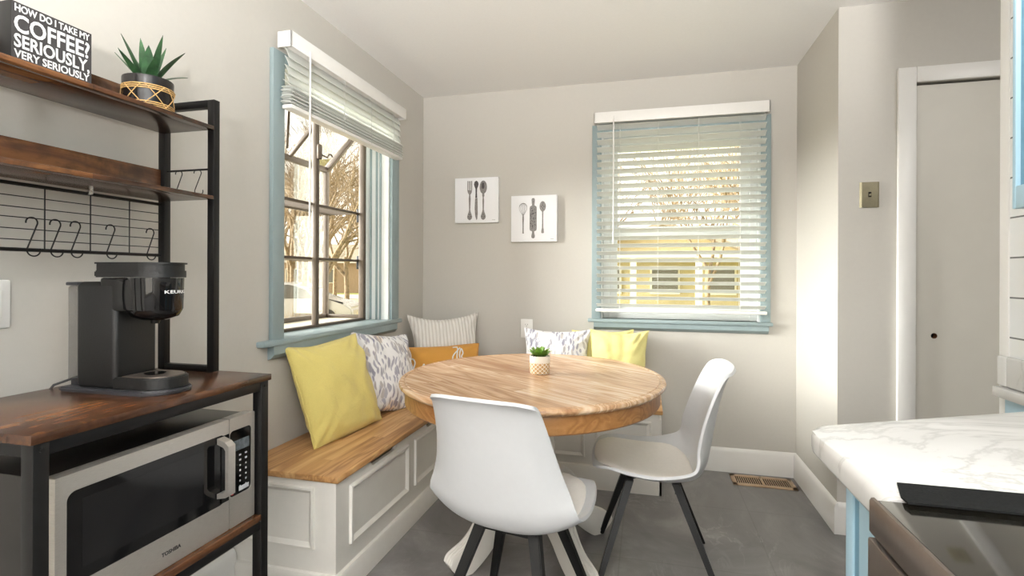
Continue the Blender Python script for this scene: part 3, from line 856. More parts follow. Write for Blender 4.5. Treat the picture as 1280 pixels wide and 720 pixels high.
make_pillow('cushion', 'square plain yellow cushion leaning on the wall below the garden window', 'yellow', .455, .435, .16, 1.3, (-1.315, 2.150, LT + .008), D(-8), D(20), D(2), .035, .03)
make_pillow('cushion', 'square grey and white brushstroke cushion between the yellow one and the corner', 'floral2', .44, .42, .15, 2.9, (-1.315, 2.565, LT + .008), D(-12), D(20), D(-8), .05, .03)
make_pillow('cushion', 'square cream pleated cushion standing in the room corner', 'ribbed', .44, .455, .13, 4.4, (-1.240, 3.180, LT + .008), D(-55), D(12), D(1), .09, .09)
po, pf = make_pillow('cushion', 'ochre orange lumbar cushion with white script in front of the cream one', 'orange', .52, .285, .12, 6.1, (-1.235, 3.01, LT + .008), D(-62), D(14), D(1.0), .03, .03)
make_pillow('cushion', 'rectangular white floral cushion behind the small succulent against the back wall', 'floral', .40, .385, .13, 7.7, (-.545, 3.20, LT + .008), D(-90), D(10), 0, .06, .06)
make_pillow('cushion', 'front yellow cushion beneath the blind window, overlapping another yellow one', 'yellow_pale', .33, .39, .13, 9.2, (-.165, 3.17, LT + .008), D(-90), D(11), D(-1), .06, .06)
make_pillow('cushion', 'rear yellow cushion mostly hidden behind the front yellow one', 'yellow_pale', .36, .375, .10, 10.6, (-.245, 3.30, LT + .008), D(-90), D(5), D(3), .06, .06)
# script on the ochre cushion: strokes that follow its surface
strokes = [[(.36, .95), (.39, 1.1), (.45, .95), (.46, .55), (.40, .2), (.34, .25), (.36, .5), (.44, .7), (.52, .85)],
           [(.50, .2), (.52, .55), (.55, .8), (.60, .62), (.56, .45), (.60, .2), (.66, .35)],
           [(-.62, .1), (-.68, .32), (-.61, .48), (-.54, .30), (-.60, -.05), (-.52, -.28), (-.42, -.05), (-.34, .22)],
           [(-.34, .22), (-.30, -.1), (-.24, .15), (-.18, -.1), (-.10, .2), (-.06, -.1), (.02, .25), (.06, -.05), (.14, .3), (.20, 0), (.30, .35)]]
bm = B()
for st in strokes:
    pts = []
    for k in range(len(st) * 8):
        u, v = cr(st, k / (len(st) * 8 - 1)); u = max(-.97, min(.97, u)); v = max(-.97, min(.9, v)); p = pf(u, v, 1); pts.append(p + Vector((0, 0, .0012)))
    tube(bm, pts, .0045, 6)
o = obj('script_lettering', bm, 'white_lead', po)

# ------------------------------------------------------------------ small succulent on the table
sp_ = thing('potted_succulent', 'small green succulent in a white and tan lattice pot on the table', 'plant', (-.452, 2.262, TZ))
bm = B(); lathe(bm, [(.036, 0), (.0405, .002), (.0415, .006), (.043, .072), (.0425, .075), (.039, .075), (.038, .064), (.002, .063)], 40); obj('pot', bm, 'pot_pattern', sp_)
bm = B()
for i in range(60):
    a = random.random() * 2 * PI; r = .036 * math.sqrt(random.random()); m = Matrix.Translation((r * math.cos(a), r * math.sin(a), .066 + random.random() * .003)); bmesh.ops.create_icosphere(bm, subdivisions=1, radius=.0035, matrix=m)
obj('gravel', bm, 'soil', sp_, kind='stuff')
def leaf(bm, base, yaw, elev, L, w, th=.003, curl=.3, n=9, tipw=.02):
    """fleshy pointed leaf"""
    rings = []
    p = Vector(base); e = elev
    for i in range(n + 1):
        s = i / n; ww = w * (math.sin(PI * (.18 + .82 * s ** .9)) ** .8 if s < 1 else 0) + tipw * w * (1 - s); tt = th * (1 - s * .8)
        d = Vector((math.cos(yaw) * math.cos(e), math.sin(yaw) * math.cos(e), math.sin(e)))
        side = Vector((-math.sin(yaw), math.cos(yaw), 0)); nn = side.cross(d)
        rings.append([bm.verts.new(p + side * ww * c + nn * tt * q) for c, q in ((-1, .35), (-.5, -.5), (0, -.9), (.5, -.5), (1, .35), (.5, .25), (0, .1), (-.5, .25))])
        p = p + d * (L / n); e += curl / n
    for A, Bq in zip(rings, rings[1:]):
        for k in range(8): bm.faces.new((A[k], A[(k + 1) % 8], Bq[(k + 1) % 8], Bq[k]))
    bm.faces.new(rings[0][::-1]); bm.faces.new(rings[-1])
bm = B()
for ring_, (cnt, el, L, w) in enumerate(((7, .30, .060, .019), (6, .62, .056, .017), (5, .95, .046, .014), (3, 1.25, .034, .009))):
    for k in range(cnt): leaf(bm, (0, 0, .071), 2 * PI * k / cnt + ring_ * .5, el + random.uniform(-.08, .08), L, w, .004, .25)
obj('leaves', bm, 'leaf_light', sp_)
sp_.scale = (1.05,) * 3

# ------------------------------------------------------------------ canvas prints
def canvas(label, x0, z0):
    t = thing('canvas_print', label, 'picture', (x0 + .155, YB, z0), 0, 'square kitchen canvases on the back wall')
    bm = B(); box(bm, (-.155, -.032, 0), (.155, -.001, .307), .003); obj('stretched_canvas', bm, 'canvas', t); return t
c1 = canvas('white canvas print of a fork, knife and spoon, nearer the corner', -1.276, 1.548)
c2 = canvas('white canvas print of a whisk, rolling pin and spoon, lower and nearer the blind window', -.876, 1.414)
def flat(bm, outline, y, th=.0008):
    prism(bm, outline, y - th, y, 'Y')
def ell(cx, cz, a, b, n=24, p=2.0): return [(cx + a * math.copysign(abs(math.cos(2 * PI * k / n)) ** (2 / p), math.cos(2 * PI * k / n)), cz + b * math.copysign(abs(math.sin(2 * PI * k / n)) ** (2 / p), math.sin(2 * PI * k / n))) for k in range(n)]
def sym(prof, cx): return [(cx + w, z) for w, z in prof] + [(cx - w, z) for w, z in prof[::-1]]
Yc = -.0325
handle = lambda: [(.004, .275 - .255), (.014, .03), (.017, .045), (.012, .06), (.008, .072), (.0045, .085), (.0045, .12), (.006, .15), (.004, .17)]
bm = B()   # fork
cx = -.047
flat(bm, sym([(.004, .018), (.015, .028), (.018, .042), (.013, .058), (.007, .075), (.0045, .09), (.006, .13), (.007, .165), (.004, .19), (.014, .207), (.0165, .222)], cx), Yc)
for k in range(4): xx = cx - .0145 + k * .0097; box(bm, (xx - .0028, Yc - .0008, .22), (xx + .0028, Yc, .285))
obj('fork_drawing', bm, 'ink', c1)
bm = B(); cx = .0   # knife
flat(bm, sym([(.002, .285), (.012, .278), (.0165, .262), (.012, .245), (.006, .232), (.005, .2), (.007, .168)][::-1], cx), Yc); obj('knife_handle_drawing', bm, 'ink_dark', c1)
bm = B(); flat(bm, [(-.008, .166), (.009, .166), (.011, .06), (.008, .026), (.001, .018), (-.008, .05), (-.011, .10)], Yc); obj('knife_blade_drawing', bm, 'ink', c1)
bm = B(); cx = .05
flat(bm, sym([(.004, .018), (.015, .028), (.018, .042), (.013, .058), (.007, .075), (.0045, .09), (.006, .15), (.004, .17), (.008, .185), (.006, .20)], cx), Yc); flat(bm, ell(cx, .240, .026, .045), Yc - .0001)
obj('spoon_drawing', bm, 'ink', c1)
bm = B(); flat(bm, ell(.048, .25, .010, .022), Yc - .0011, .0004)
for cx in (-.047, .05):
    for (dx, z) in ((0, .030), (.007, .042), (-.007, .042), (0, .055)): flat(bm, ell(cx + dx, z, .0035, .004, 10), Yc - .0011, .0004)
for z in (.272, .258, .246): flat(bm, ell(.0, z, .005, .004, 10), Yc - .0011, .0004)
obj('engraving_detail', bm, 'ink_dark', c1)
bm = B(); box(bm, (.112, Yc - .0006, .016), (.135, Yc, .018)); obj('signature', bm, 'ink', c1)
bm = B(); cx = -.072   # whisk
flat(bm, sym([(.006, .055), (.0045, .065), (.004, .11), (.0055, .15), (.005, .17)], cx), Yc)
for k in range(-3, 4):
    q = k / 3; pts = [(cx + q * .027 * math.sin(PI * min(1, s * 1.15) ** 1.4 * .78) if s < .87 else cx + q * .027 * .78 * (1 - s) / .13, Yc - .0005, .165 + .092 * s) for s in [i / 12 for i in range(13)]]
    tube(bm, pts, .0009, 5)
tube(bm, [(cx + .0262 * math.cos(a), Yc - .0005, .228 + .028 * math.sin(a)) for a in [PI * i / 14 for i in range(15)]], .0012, 5)
obj('whisk_drawing', bm, 'ink', c2)
bm = B(); cx = -.004
flat(bm, sym([(.004, .022), (.010, .026), (.012, .038), (.008, .055), (.007, .068), (.021, .074), (.024, .085), (.024, .222), (.021, .233), (.008, .24), (.010, .262), (.011, .278), (.007, .288)], cx), Yc); obj('rolling_pin_drawing', bm, 'ink', c2)
bm = B(); random.seed(8)
for k in range(34):
    flat(bm, ell(cx + random.uniform(-.018, .018), random.uniform(.082, .226), random.uniform(.002, .005), random.uniform(.002, .005), 8), Yc - .0011, .0004)
obj('rolling_pin_pattern', bm, 'ink_dark', c2)
bm = B(); cx = .060
flat(bm, sym([(.006, .055), (.009, .060), (.008, .075), (.0045, .09), (.0035, .15), (.004, .19), (.006, .205)], cx), Yc); flat(bm, ell(cx, .232, .021, .034), Yc - .0001)
obj('spoon_drawing', bm, 'ink', c2)
bm = B()
for (dx, z) in ((0, .24), (.008, .23), (-.008, .23), (0, .22), (0, .252)): flat(bm, ell(cx + dx, z, .003, .004, 8), Yc - .0011, .0004)
obj('engraving_detail', bm, 'ink_dark', c2)
bm = B(); box(bm, (.112, Yc - .0006, .016), (.135, Yc, .018)); obj('signature', bm, 'ink', c2)

# ------------------------------------------------------------------ electrical plates, floor vent
t = thing('wall_outlet', 'white duplex outlet on the back wall above the floral cushion', 'outlet', (-.773, YB, .773))
bm = B(); box(bm, (-.041, -.006, 0), (.041, 0, .125), .003); obj('cover_plate', bm, 'plastic_white', t)
for z in (.038, .087):
    bm = B(); prism(bm, ell(0, z, .017, .0145, 20, 3), -.0085, -.005, 'Y'); o = obj('socket', bm, 'plastic_white', t)
    bm = B(); box(bm, (-.008, -.0092, z - .002), (-.006, -.0084, z + .007)); box(bm, (.006, -.0092, z - .002), (.008, -.0084, z + .007)); box(bm, (-.002, -.0092, z - .010), (.002, -.0084, z - .006)); obj('slot', bm, 'sign_black', o)
t = thing('switch_plate', 'brass coloured single toggle plate on the wall left of the closet door', 'switch', (.990, YD, 1.508))
bm = B(); prism(bm, [(-.040, 0), (-.032, -.007), (.032, -.007), (.040, 0)], 0, .116, 'Z'); obj('cover_plate', bm, 'brass', t)
bm = B(); box(bm, (-.006, -.0078, .047), (.006, -.0068, .07)); obj('toggle_slot', bm, 'dark_hole', t)
bm = B(); box(bm, (-.003, -.014, .052), (.003, -.007, .062), .001); obj('toggle', bm, 'brass', t)
for z in (.027, .088):
    bm = B(); tube(bm, [(0, -.0068, z), (0, -.0085, z)], .003, 10); obj('screw', bm, 'brass', t)
t = thing('wall_plate', 'plain white cover plate on the wall beside the coffee maker', 'outlet', (XL, .885, 1.058))
bm = B(); box(bm, (0, -.058, 0), (.006, .058, .118), .003); obj('cover_plate', bm, 'plastic_white', t)
bm = B()
for y in (-.023, .023): box(bm, (.005, y - .017, .026), (.009, y + .017, .092), .002)
obj('rocker', bm, 'plastic_white', t)
t = thing('floor_register', 'tan metal floor vent by the baseboard under the blind window', 'vent', (.655, 3.285, 0))
bm = B()
L, W = .168, .082
for a in ((-L, -W, L, -W + .032), (-L, W - .032, L, W), (-L, -W, -L + .026, W), (L - .026, -W, L, W), (-.008, -W, .008, W)): box(bm, (a[0], a[1], 0), (a[2], a[3], .006), .0015)
obj('frame', bm, 'vent', t)
bm = B(); box(bm, (-L + .02, -W + .02, .0002), (L - .02, W - .02, .0012)); obj('duct_opening', bm, 'dark_hole', t)
bm = B()
for k in range(24):
    x = -L + .034 + (2 * L - .068) * k / 23
    if abs(x) > .012: box(bm, (x - .0022, -W + .03, .001), (x + .0022, W - .03, .0055), 0)
obj('louver', bm, 'vent', t)

# ------------------------------------------------------------------ coffee bar rack
RX0, RX1, RY0, RY1 = -1.472, -1.066, .693, 1.315
rk = thing('storage_rack', 'black metal coffee bar rack with rustic brown shelves against the window wall', 'rack', (-1.27, 1.0, 0))
def rk_(x, y, z): return (x + 1.27, y - 1.0, z)
bm = B(); box(bm, rk_(RX0, RY0, .882), rk_(RX1, RY1, .900), .002); obj('worktop', bm, 'rustic', rk)
PF0, PF1, PB0, PB1 = -1.102, -1.072, -1.468, -1.440
for (a, b) in ((PF0, PF1), (PB0, PB1)):
    for (c, d) in ((.700, .728), (1.280, 1.309)):
        bm = B(); box(bm, rk_(a, c, 0), rk_(b, d, .8815), .002); obj('post', bm, 'black', rk)
for z0, z1 in ((.856, .8815), (.456, .482), (.10, .125)):
    for xa, xb in ((PF0 + .002, PF1 - .002), (PB0 + .002, PB1 - .002)):
        bm = B(); box(bm, rk_(xa, .728, z0), rk_(xb, 1.280, z1), .0015); obj('rail', bm, 'black', rk)
    for (c, d) in ((.702, .726), (1.282, 1.307)):
        bm = B(); box(bm, rk_(PB1, c, z0), rk_(PF0, d, z1), .0015); obj('rail', bm, 'black', rk)
for z in (.4825, .1255):
    bm = B(); box(bm, rk_(PB0 + .03, .73, z), rk_(PF1 + .002, 1.279, z + .018), .002); obj('shelf', bm, 'rustic', rk)
for y in (.714, 1.294):
    bm = B(); tube(bm, [rk_(PF1 - .001, y, .868), rk_(PF1 + .003, y, .868)], .004, 12); obj('bolt', bm, 'black', rk)
# hutch
HX0, HX1 = -1.452, -1.245
for y0_, nm in ((RY0 + .006, 0), (1.285, 1)):
    bm = B(); y1_ = y0_ + .022
    box(bm, rk_(HX0, y0_, .9005), rk_(HX0 + .024, y1_, 1.712), .0015)
    box(bm, rk_(HX1 - .024, y0_, .9005), rk_(HX1, y1_, 1.712), .0015)
    box(bm, rk_(HX0 + .024, y0_, 1.690), rk_(HX1 - .024, y1_, 1.712), .0015)
    box(bm, rk_(HX0 + .024, y0_, .9005), rk_(HX1 - .024, y1_, .918), .0015)
    tube(bm, [rk_(HX0 + .02, y0_ + .011, 1.507), rk_(HX1 - .02, y0_ + .011, 1.507)], .003, 8)
    obj('end_frame', bm, 'black', rk)
for z in (1.413, 1.620):
    bm = B(); box(bm, rk_(HX0 + .02, RY0 + .03, z), rk_(HX1 - .0245, 1.284, z + .012), .0015); box(bm, rk_(HX1 - .025, RY0 + .03, z), rk_(HX1 + .001, 1.284, z + .012), .0015); obj('hutch_shelf', bm, 'rustic', rk)
    bm = B(); box(bm, rk_(HX0, RY0 + .03, z + .0125), rk_(HX0 + .012, 1.284, z + (.098 if z < 1.5 else .108)), .0015); obj('back_guard', bm, 'rustic', rk)
# wire grid
bm = B()
gxx = HX0 + .008
for z in (1.405, 1.249): tube(bm, [rk_(gxx, RY0 + .028, z), rk_(gxx, 1.290, z)], .0046, 8)
for z in (1.376, 1.350, 1.326, 1.299, 1.273): tube(bm, [rk_(gxx, RY0 + .028, z), rk_(gxx, 1.288, z)], .0013, 6)
for y in (.747, .857, .966, 1.076, 1.185, 1.288): tube(bm, [rk_(gxx + .002, y, 1.405), rk_(gxx + .002, y, 1.249)], .0016, 6)
obj('wire_grid', bm, 'black', rk)
bm = B(); tube(bm, [rk_(gxx + .004, 1.070, 1.408), rk_(gxx + .012, 1.070, 1.408)], .006, 12); obj('screw', bm, 'chrome', rk)
def hook_bm(s=1.0):
    bm = B(); pts = []
    r = .0125 * s; c1 = Vector((0, -.0005, 0)); c2 = Vector((0, .004 * s, -.0545 * s - r))
    for k in range(13): a = math.radians(200 - 200 * k / 12 - 10); pts.append(c1 + Vector((0, r * math.cos(a), r * math.sin(a))))
    for k in range(15): a = math.radians(165 + 215 * k / 14); pts.append(c2 + Vector((0, r * 1.15 * math.cos(a), r * 1.15 * math.sin(a))))
    tube(bm, pts, .0017 * s, 7); return bm
hk = None
hl = [(.938, 'black S hook on the wire grid, farthest from the hutch end frame'), (.990, 'black S hook just beside the grid hook farthest from the end frame'),
      (1.038, 'black S hook third along the grid, in line above the coffee maker back'), (1.130, 'lone black S hook directly over the coffee maker lid'), (1.250, 'black S hook on the grid closest to the hutch end frame')]
for i, (y, l) in enumerate(hl):
    if hk is None: hk = obj('s_hook', hook_bm(), 'black')
    o = hk if i == 0 else hk.copy()
    if i: COL.objects.link(o)
    o.location = (gxx + .0025, y, 1.326 - .0105); tag(o, l, 'hook', 's hooks on the wire grid')
for i, (x, l, r) in enumerate(((-1.385, 'small S hook on the end frame rod, closer to the wall', 1.15), (-1.315, 'small S hook on the end frame rod, closer to its front post', 1.0))):
    o = hk.copy(); COL.objects.link(o); o.location = (x, 1.296, 1.507 - .0092); o.scale = (.82,) * 3; o.rotation_euler = (0, 0, -r * .9 - .3)
    tag(o, l, 'hook', 's hooks on the end rod')

# ------------------------------------------------------------------ box sign
SX, SY0, SY1, SZ = -1.300, .806, .972, 1.632
sg = thing('box_sign', 'charcoal box sign with white coffee lettering on the top shelf', 'sign', (SX, .889, SZ))
bm = B(); box(bm, (-.038, SY0 - .889, .0005), (-.001, SY1 - .889, .1395), .001); obj('box_frame', bm, 'black_leg', sg)
bm = B(); box(bm, (-.0012, SY0 - .889 + .001, .0015), (0, SY1 - .889 - .001, .1385)); obj('face', bm, 'sign_black', sg)
def sgt(s, y0, y1, z, cap):
    m = basis((0, 1, 0), (0, 0, 1), (1, 0, 0), (.0006, y0 - .889, z))
    text_mesh('lettering', s, cap / .70, 'white_lead', sg, m, bold=cap * .028, extrude=.0003, width=y1 - y0)
sgt('HOW DO I TAKE MY', .812, .966, .1195, .0150)
sgt('COFFEE?', .811, .966, .0770, .0360)
sgt('SERIOUSLY,', .811, .966, .0440, .0275)
sgt('VERY SERIOUSLY', .811, .966, .0215, .0165)

# ------------------------------------------------------------------ aloe in a black pot
al = thing('potted_aloe', 'small spiky green aloe in a black pot wrapped with tan cane', 'plant', (-1.335, 1.150, 1.632))
bm = B(); lathe(bm, [(.058, .0), (.064, .003), (.066, .01), (.0695, .095), (.069, .1), (.064, .1), (.061, .088), (.001, .087)], 40); obj('pot', bm, 'pot_black', al)
bm = B(); lathe(bm, [(.0, .09), (.0615, .0885), (.0615, .087), (0, .087)], 30, cap=False); obj('soil', bm, 'soil', al)
bm = B()
def ringz(z, r=None): return [((.0665 + .035 * z + .0012) * math.cos(2 * PI * k / 40), (.0665 + .035 * z + .0012) * math.sin(2 * PI * k / 40), z) for k in range(40)]
for z in (.062, .0675, .073, .013, .0185, .024): tube(bm, ringz(z), .0018, 6, closed=True)
for k in range(7):
    for sg_ in (1, -1):
        pts = []
        for q in range(9):
            tt = q / 8; a = 2 * PI * (k + sg_ * tt * .9) / 7; z = .014 + .058 * tt; r = .0675 + .035 * z + .0016; pts.append((r * math.cos(a), r * math.sin(a), z))
        tube(bm, pts, .0014, 5)
obj('cane_wrap', bm, 'rattan', al)
bm = B(); random.seed(12)
for k, (a, e, L, w) in enumerate(((250, 68, .095, .012), (285, 80, .085, .013), (320, 62, .075, .016), (20, 55, .095, .012), (75, 40, .085, .012), (55, 62, .075, .011), (120, 60, .09, .012), (170, 55, .085, .012), (210, 48, .08, .012), (265, 45, .075, .013), (0, 75, .1, .012), (330, 35, .07, .014), (140, 75, .085, .011), (95, 72, .10, .012))):
    leaf(bm, (.010 * math.cos(math.radians(a)), .010 * math.sin(math.radians(a)), .088), math.radians(a), math.radians(e), L * 1.5, w * 1.1, .006, random.uniform(-.5, .15))
obj('leaves', bm, 'leaf', al)
al.scale = (.87, .87, .93)

# ------------------------------------------------------------------ coffee maker
cm = thing('coffee_maker', 'slim black pod coffee maker on the brown worktop', 'coffee maker', (-1.245, 1.045, .9003), math.radians(1.5))
def dshape(x0, x1, w, n=16, k=1.0):
    """flat back at x0, round front ending at x1; half width w"""
    cx_ = x1 - w * k
    return [(x0, -w)] + [(cx_ + w * k * math.cos(a), w * math.sin(a)) for a in [-PI / 2 + PI * i / n for i in range(n + 1)]] + [(x0, w)]
bm = B(); prism(bm, dshape(-.165, .142, .067, k=1.15), 0, .012, 'Z'); bmesh.ops.bevel(bm, geom=list(bm.edges), offset=.004, segments=2, affect='EDGES'); obj('base', bm, 'grey_plastic', cm)
bm = B(); box(bm, (-.123, -.058, .010), (.0, .058, .272), .012, seg=3); obj('body', bm, 'black_plastic', cm)
bm = B(); prism(bm, dshape(-.01, .134, .058, k=1.1), .012, .040, 'Z'); bmesh.ops.bevel(bm, geom=list(bm.edges), offset=.003, segments=2, affect='EDGES'); o = obj('drip_tray', bm, 'black_plastic', cm)
bm = B(); prism(bm, dshape(.01, .124, .049, k=1.05), .0402, .0425, 'Z'); obj('drip_grate', bm, 'steel_dark', o)
bm = B(); lathe(bm, [(.0, .043), (.022, .043), (.024, .0445), (.0, .0445)], 24, (.055, 0, 0), False); obj('tray_opening', bm, 'black_gloss', o)
bm = B(); lathe(bm, [(.0, .178), (.028, .178), (.050, .187), (.058, .205), (.060, .282), (0, .282)], 40, (.055, 0, 0), False, 1.08, .98)
box(bm, (-.05, -.0575, .200), (.055, .0575, .282), .006)
obj('brew_head', bm, 'black_gloss', cm, smooth=45)
bm = B(); prism(bm, dshape(-.062, .124, .062, 20, 1.08), .283, .300, 'Z'); bmesh.ops.bevel(bm, geom=list(bm.edges), offset=.003, segments=2, affect='EDGES'); prism(bm, dshape(-.058, .121, .058, 20, 1.08), .300, .316, 'Z'); prism(bm, dshape(-.062, .128, .060, 20, 1.08), .316, .320, 'Z'); obj('lid', bm, 'black_plastic', cm)
bm = B(); tube(bm, [(.055, 0, .178), (.055, 0, .168)], [.012, .009], 14); obj('nozzle', bm, 'black_plastic', cm)
# lettering wrapped round the head
def wrap_text(s, cap, r, zc, a0, a1, cx_):
    cu = bpy.data.curves.new('t', 'FONT'); cu.body = s; cu.size = cap / .7; cu.offset = cap * .015; cu.extrude = .0002; cu.resolution_u = 3
    t = bpy.data.objects.new('t', cu); COL.objects.link(t); dg = bpy.context.evaluated_depsgraph_get(); me = bpy.data.meshes.new_from_object(t.evaluated_get(dg)); bpy.data.objects.remove(t); bpy.data.curves.remove(cu)
    xs = [v.co.x for v in me.vertices]; lo, hi = min(xs), max(xs)
    for v in me.vertices:
        a = a0 + (a1 - a0) * (v.co.x - lo) / (hi - lo); rr_ = r + v.co.z + .0006
        v.co = Vector((cx_ + 1.08 * rr_ * math.cos(a), .98 * rr_ * math.sin(a), zc + v.co.y))
    me.materials.clear(); me.materials.append(M['white_lead']); o = bpy.data.objects.new('lettering', me); COL.objects.link(o); o.parent = cm
wrap_text('KEURIG', .0078, .0598, .244, math.radians(-28), math.radians(32), .055)
bm = B(); box(bm, (-.160, -.050, .022), (-.1245, .050, .262), .006); o = obj('water_tank', bm, 'tank', cm)
bm = B(); box(bm, (-.163, -.052, .262), (-.1235, .052, .271), .003); obj('tank_lid', bm, 'grey_plastic', o)
bm = B(); box(bm, (-.156, -.044, .012), (-.124, .044, .03), .003); obj('tank_filter', bm, 'grey_plastic', o)
bm = B(); tube(bm, [(-.150, .02, .022), (-.175, .015, .030), (-.195, -.01, .02), (-.215, -.04, .008), (-.222, -.06, -.02), (-.222, -.07, -.25)], .003, 8); obj('power_cord', bm, 'black_leg', cm)

# ------------------------------------------------------------------ microwave
MX, MY0, MY1, MZ0, MZ1 = -1.088, .748, 1.272, .5025, .800
mw = thing('microwave', 'stainless microwave with a black glass door on the rack shelf', 'microwave', (MX, (MY0 + MY1) / 2, MZ0))
ym = (MY0 + MY1) / 2
def m_(x, y, z): return (x, y - ym, z - MZ0)
bm = B(); box(bm, m_(-.335, MY0 + .004, MZ0 + .008), m_(-.032, MY1 - .003, MZ1 - .004), .004); obj('body', bm, plain('microwave_case', (64, 62, 60), .3, .7, var=.03), mw)
bm = B()
for y in (MY0 + .04, MY1 - .04):
    for x in (-.30, -.07): tube(bm, [m_(x, y, MZ0), m_(x, y, MZ0 + .012)], .012, 14)
obj('foot', bm, 'black_leg', mw)
def panel_ring(bm, yo0, yo1, zo0, zo1, yi0, yi1, zi0, zi1, xf, xb, rad=.018):
    """flat plate with a rounded opening"""
    def rr(y0, y1, z0, z1, r):
        out = []
        for cy, cz, a0 in ((y1 - r, z1 - r, 0), (y0 + r, z1 - r, 90), (y0 + r, z0 + r, 180), (y1 - r, z0 + r, 270)):
            for k in range(7): a = math.radians(a0 + 15 * k); out.append((cy + r * math.cos(a), cz + r * math.sin(a)))
        return out
    I = rr(yi0, yi1, zi0, zi1, rad); O = rr(yo0, yo1, zo0, zo1, .004)
    vf = [[bm.verts.new(m_(x, y, z)) for y, z in L] for x in (xf, xb) for L in (I, O)]
    n = len(I)
    If, Of, Ib, Ob = vf
    for k in range(n):
        j = (k + 1) % n
        bm.faces.new((If[k], If[j], Of[j], Of[k])); bm.faces.new((Ib[k], Ob[k], Ob[j], Ib[j])); bm.faces.new((If[k], Ib[k], Ib[j], If[j])); bm.faces.new((Of[k], Of[j], Ob[j], Ob[k]))
YS = 1.178
dn = thing('tmp', '', ''); bpy.data.objects.remove(dn)
bm = B(); panel_ring(bm, MY0, YS - .001, MZ0, MZ1, MY0 + .021, YS - .012, .579, .765, 0, -.030); door = obj('door', bm, 'steel', mw)
bm = B(); box(bm, m_(-.012, MY0 + .018, .574), m_(-.0025, YS + .002, .768)); obj('door_glass', bm, 'black_gloss', door)
bm = B(); box(bm, m_(-.0028, YS - .026, .583), m_(.0005, YS - .0015, .762)); obj('door_glass_edge', bm, 'black_gloss', door)
bm = B(); panel_ring(bm, YS + .001, MY1, MZ0, MZ1, YS + .002, MY1 - .013, .585, .765, 0, -.030, .012); cpn = obj('control_panel', bm, 'steel', mw)
bm = B(); box(bm, m_(-.012, YS + .001, .580), m_(-.0015, MY1 - .010, .768)); obj('panel_glass', bm, 'black_gloss', cpn)
bm = B(); box(bm, m_(-.0016, YS + .014, .706), m_(-.0008, MY1 - .020, .735)); obj('display', bm, 'lcd', cpn)
bm = B(); random.seed(3)
for r in range(7):
    for c in range(3):
        y = YS + .019 + c * .0215; z = .692 - r * .0145; w = .0045 if r > 1 else .007
        if r == 6 and c == 0: continue
        box(bm, m_(-.0015, y - w / 2, z - .0025), m_(-.0009, y + w / 2, z + .0015 + (r % 2) * .001))
obj('key_legend', bm, 'key', cpn)
bm = B(); box(bm, m_(-.0015, YS + .036, .592), m_(-.0006, MY1 - .021, .604), .0002); obj('start_key', bm, 'key', cpn)
bm = B(); box(bm, m_(-.0015, YS + .009, .590), m_(-.0006, YS + .016, .604)); obj('stop_key', bm, 'red', cpn)
bm = B(); yh = YS - .030
prism(bm, [(.0, .602 - MZ0), (.026, .607 - MZ0), (.036, .614 - MZ0), (.036, .742 - MZ0), (.024, .752 - MZ0), (.0, .760 - MZ0), (.0, .745 - MZ0), (.020, .738 - MZ0), (.026, .730 - MZ0), (.026, .625 - MZ0), (.018, .619 - MZ0), (.0, .615 - MZ0)], yh - ym - .012, yh - ym + .012, 'Y'); o = obj('handle', bm, 'steel', door, smooth=15)
bm = B(); box(bm, m_(-.0026, MY0 + .052, .604), m_(-.0021, YS - .085, .742), 0); obj('viewing_mesh', bm, plain('oven_mesh_glass', (26, 26, 27), .12, var=.2, scale=900), door)
text_mesh('lettering', 'TOSHIBA', .0125, 'sign_black', door, basis((0, 1, 0), (0, 0, 1), (1, 0, 0), m_(.0004, .975, .5325)), bold=.0004, extrude=.0002, width=.052)

# ------------------------------------------------------------------ kitchen peninsula
pc = thing('base_cabinet', 'pale blue shaker base cabinet between range and counter end', 'cabinet', (.305, .735, 0))
def p_(x, y, z): return (x - .305, y - .735, z)
bm = B(); box(bm, p_(.325, .737, .09), p_(.925, .918, .8795), .001); box(bm, p_(.36, .737, 0), p_(.925, .90, .09)); obj('carcass', bm, 'blue_cab', pc)
bm = B()
box(bm, p_(.303, .738, .10), p_(.324, .868, .876), .0015); box(bm, p_(.303, .893, .10), p_(.324, .920, .876), .0015); box(bm, p_(.303, .868, .862), p_(.324, .893, .876), .001); box(bm, p_(.303, .868, .10), p_(.324, .893, .15), .001)
dd = obj('door', bm, 'blue_cab', pc)
bm = B(); box(bm, p_(.3065, .8655, .14), p_(.3235, .8955, .866)); obj('recessed_panel', bm, 'blue_shaded', dd)
ct = obj('countertop', B(), 'marble'); bpy.data.objects.remove(ct)
bm = B()
poly = [(.283, .735), (.283, 1.000), (.284, 1.022), (.289, 1.045), (.299, 1.063), (.315, 1.078), (.918, 1.385), (.918, .735)]
vs = prism(bm, poly, .880, .920, 'Z')
es = [e for e in bm.edges if all(abs(v.co.z - .92) < 1e-5 for v in e.verts) and not all(abs(v.co.y - .735) < 1e-5 for v in e.verts) and not all(v.co.x > .9 for v in e.verts)]
bmesh.ops.bevel(bm, geom=es, offset=.015, segments=5, affect='EDGES', profile=.5)
es = [e for e in bm.edges if all(abs(v.co.z - .88) < 1e-5 for v in e.verts) and not all(abs(v.co.y - .735) < 1e-5 for v in e.verts) and not all(v.co.x > .9 for v in e.verts)]
bmesh.ops.bevel(bm, geom=es, offset=.008, segments=3, affect='EDGES', profile=.5)
ct = obj('countertop', bm, 'marble', smooth=40); tag(ct, 'white marble look countertop with rounded edge beside the range', 'countertop')
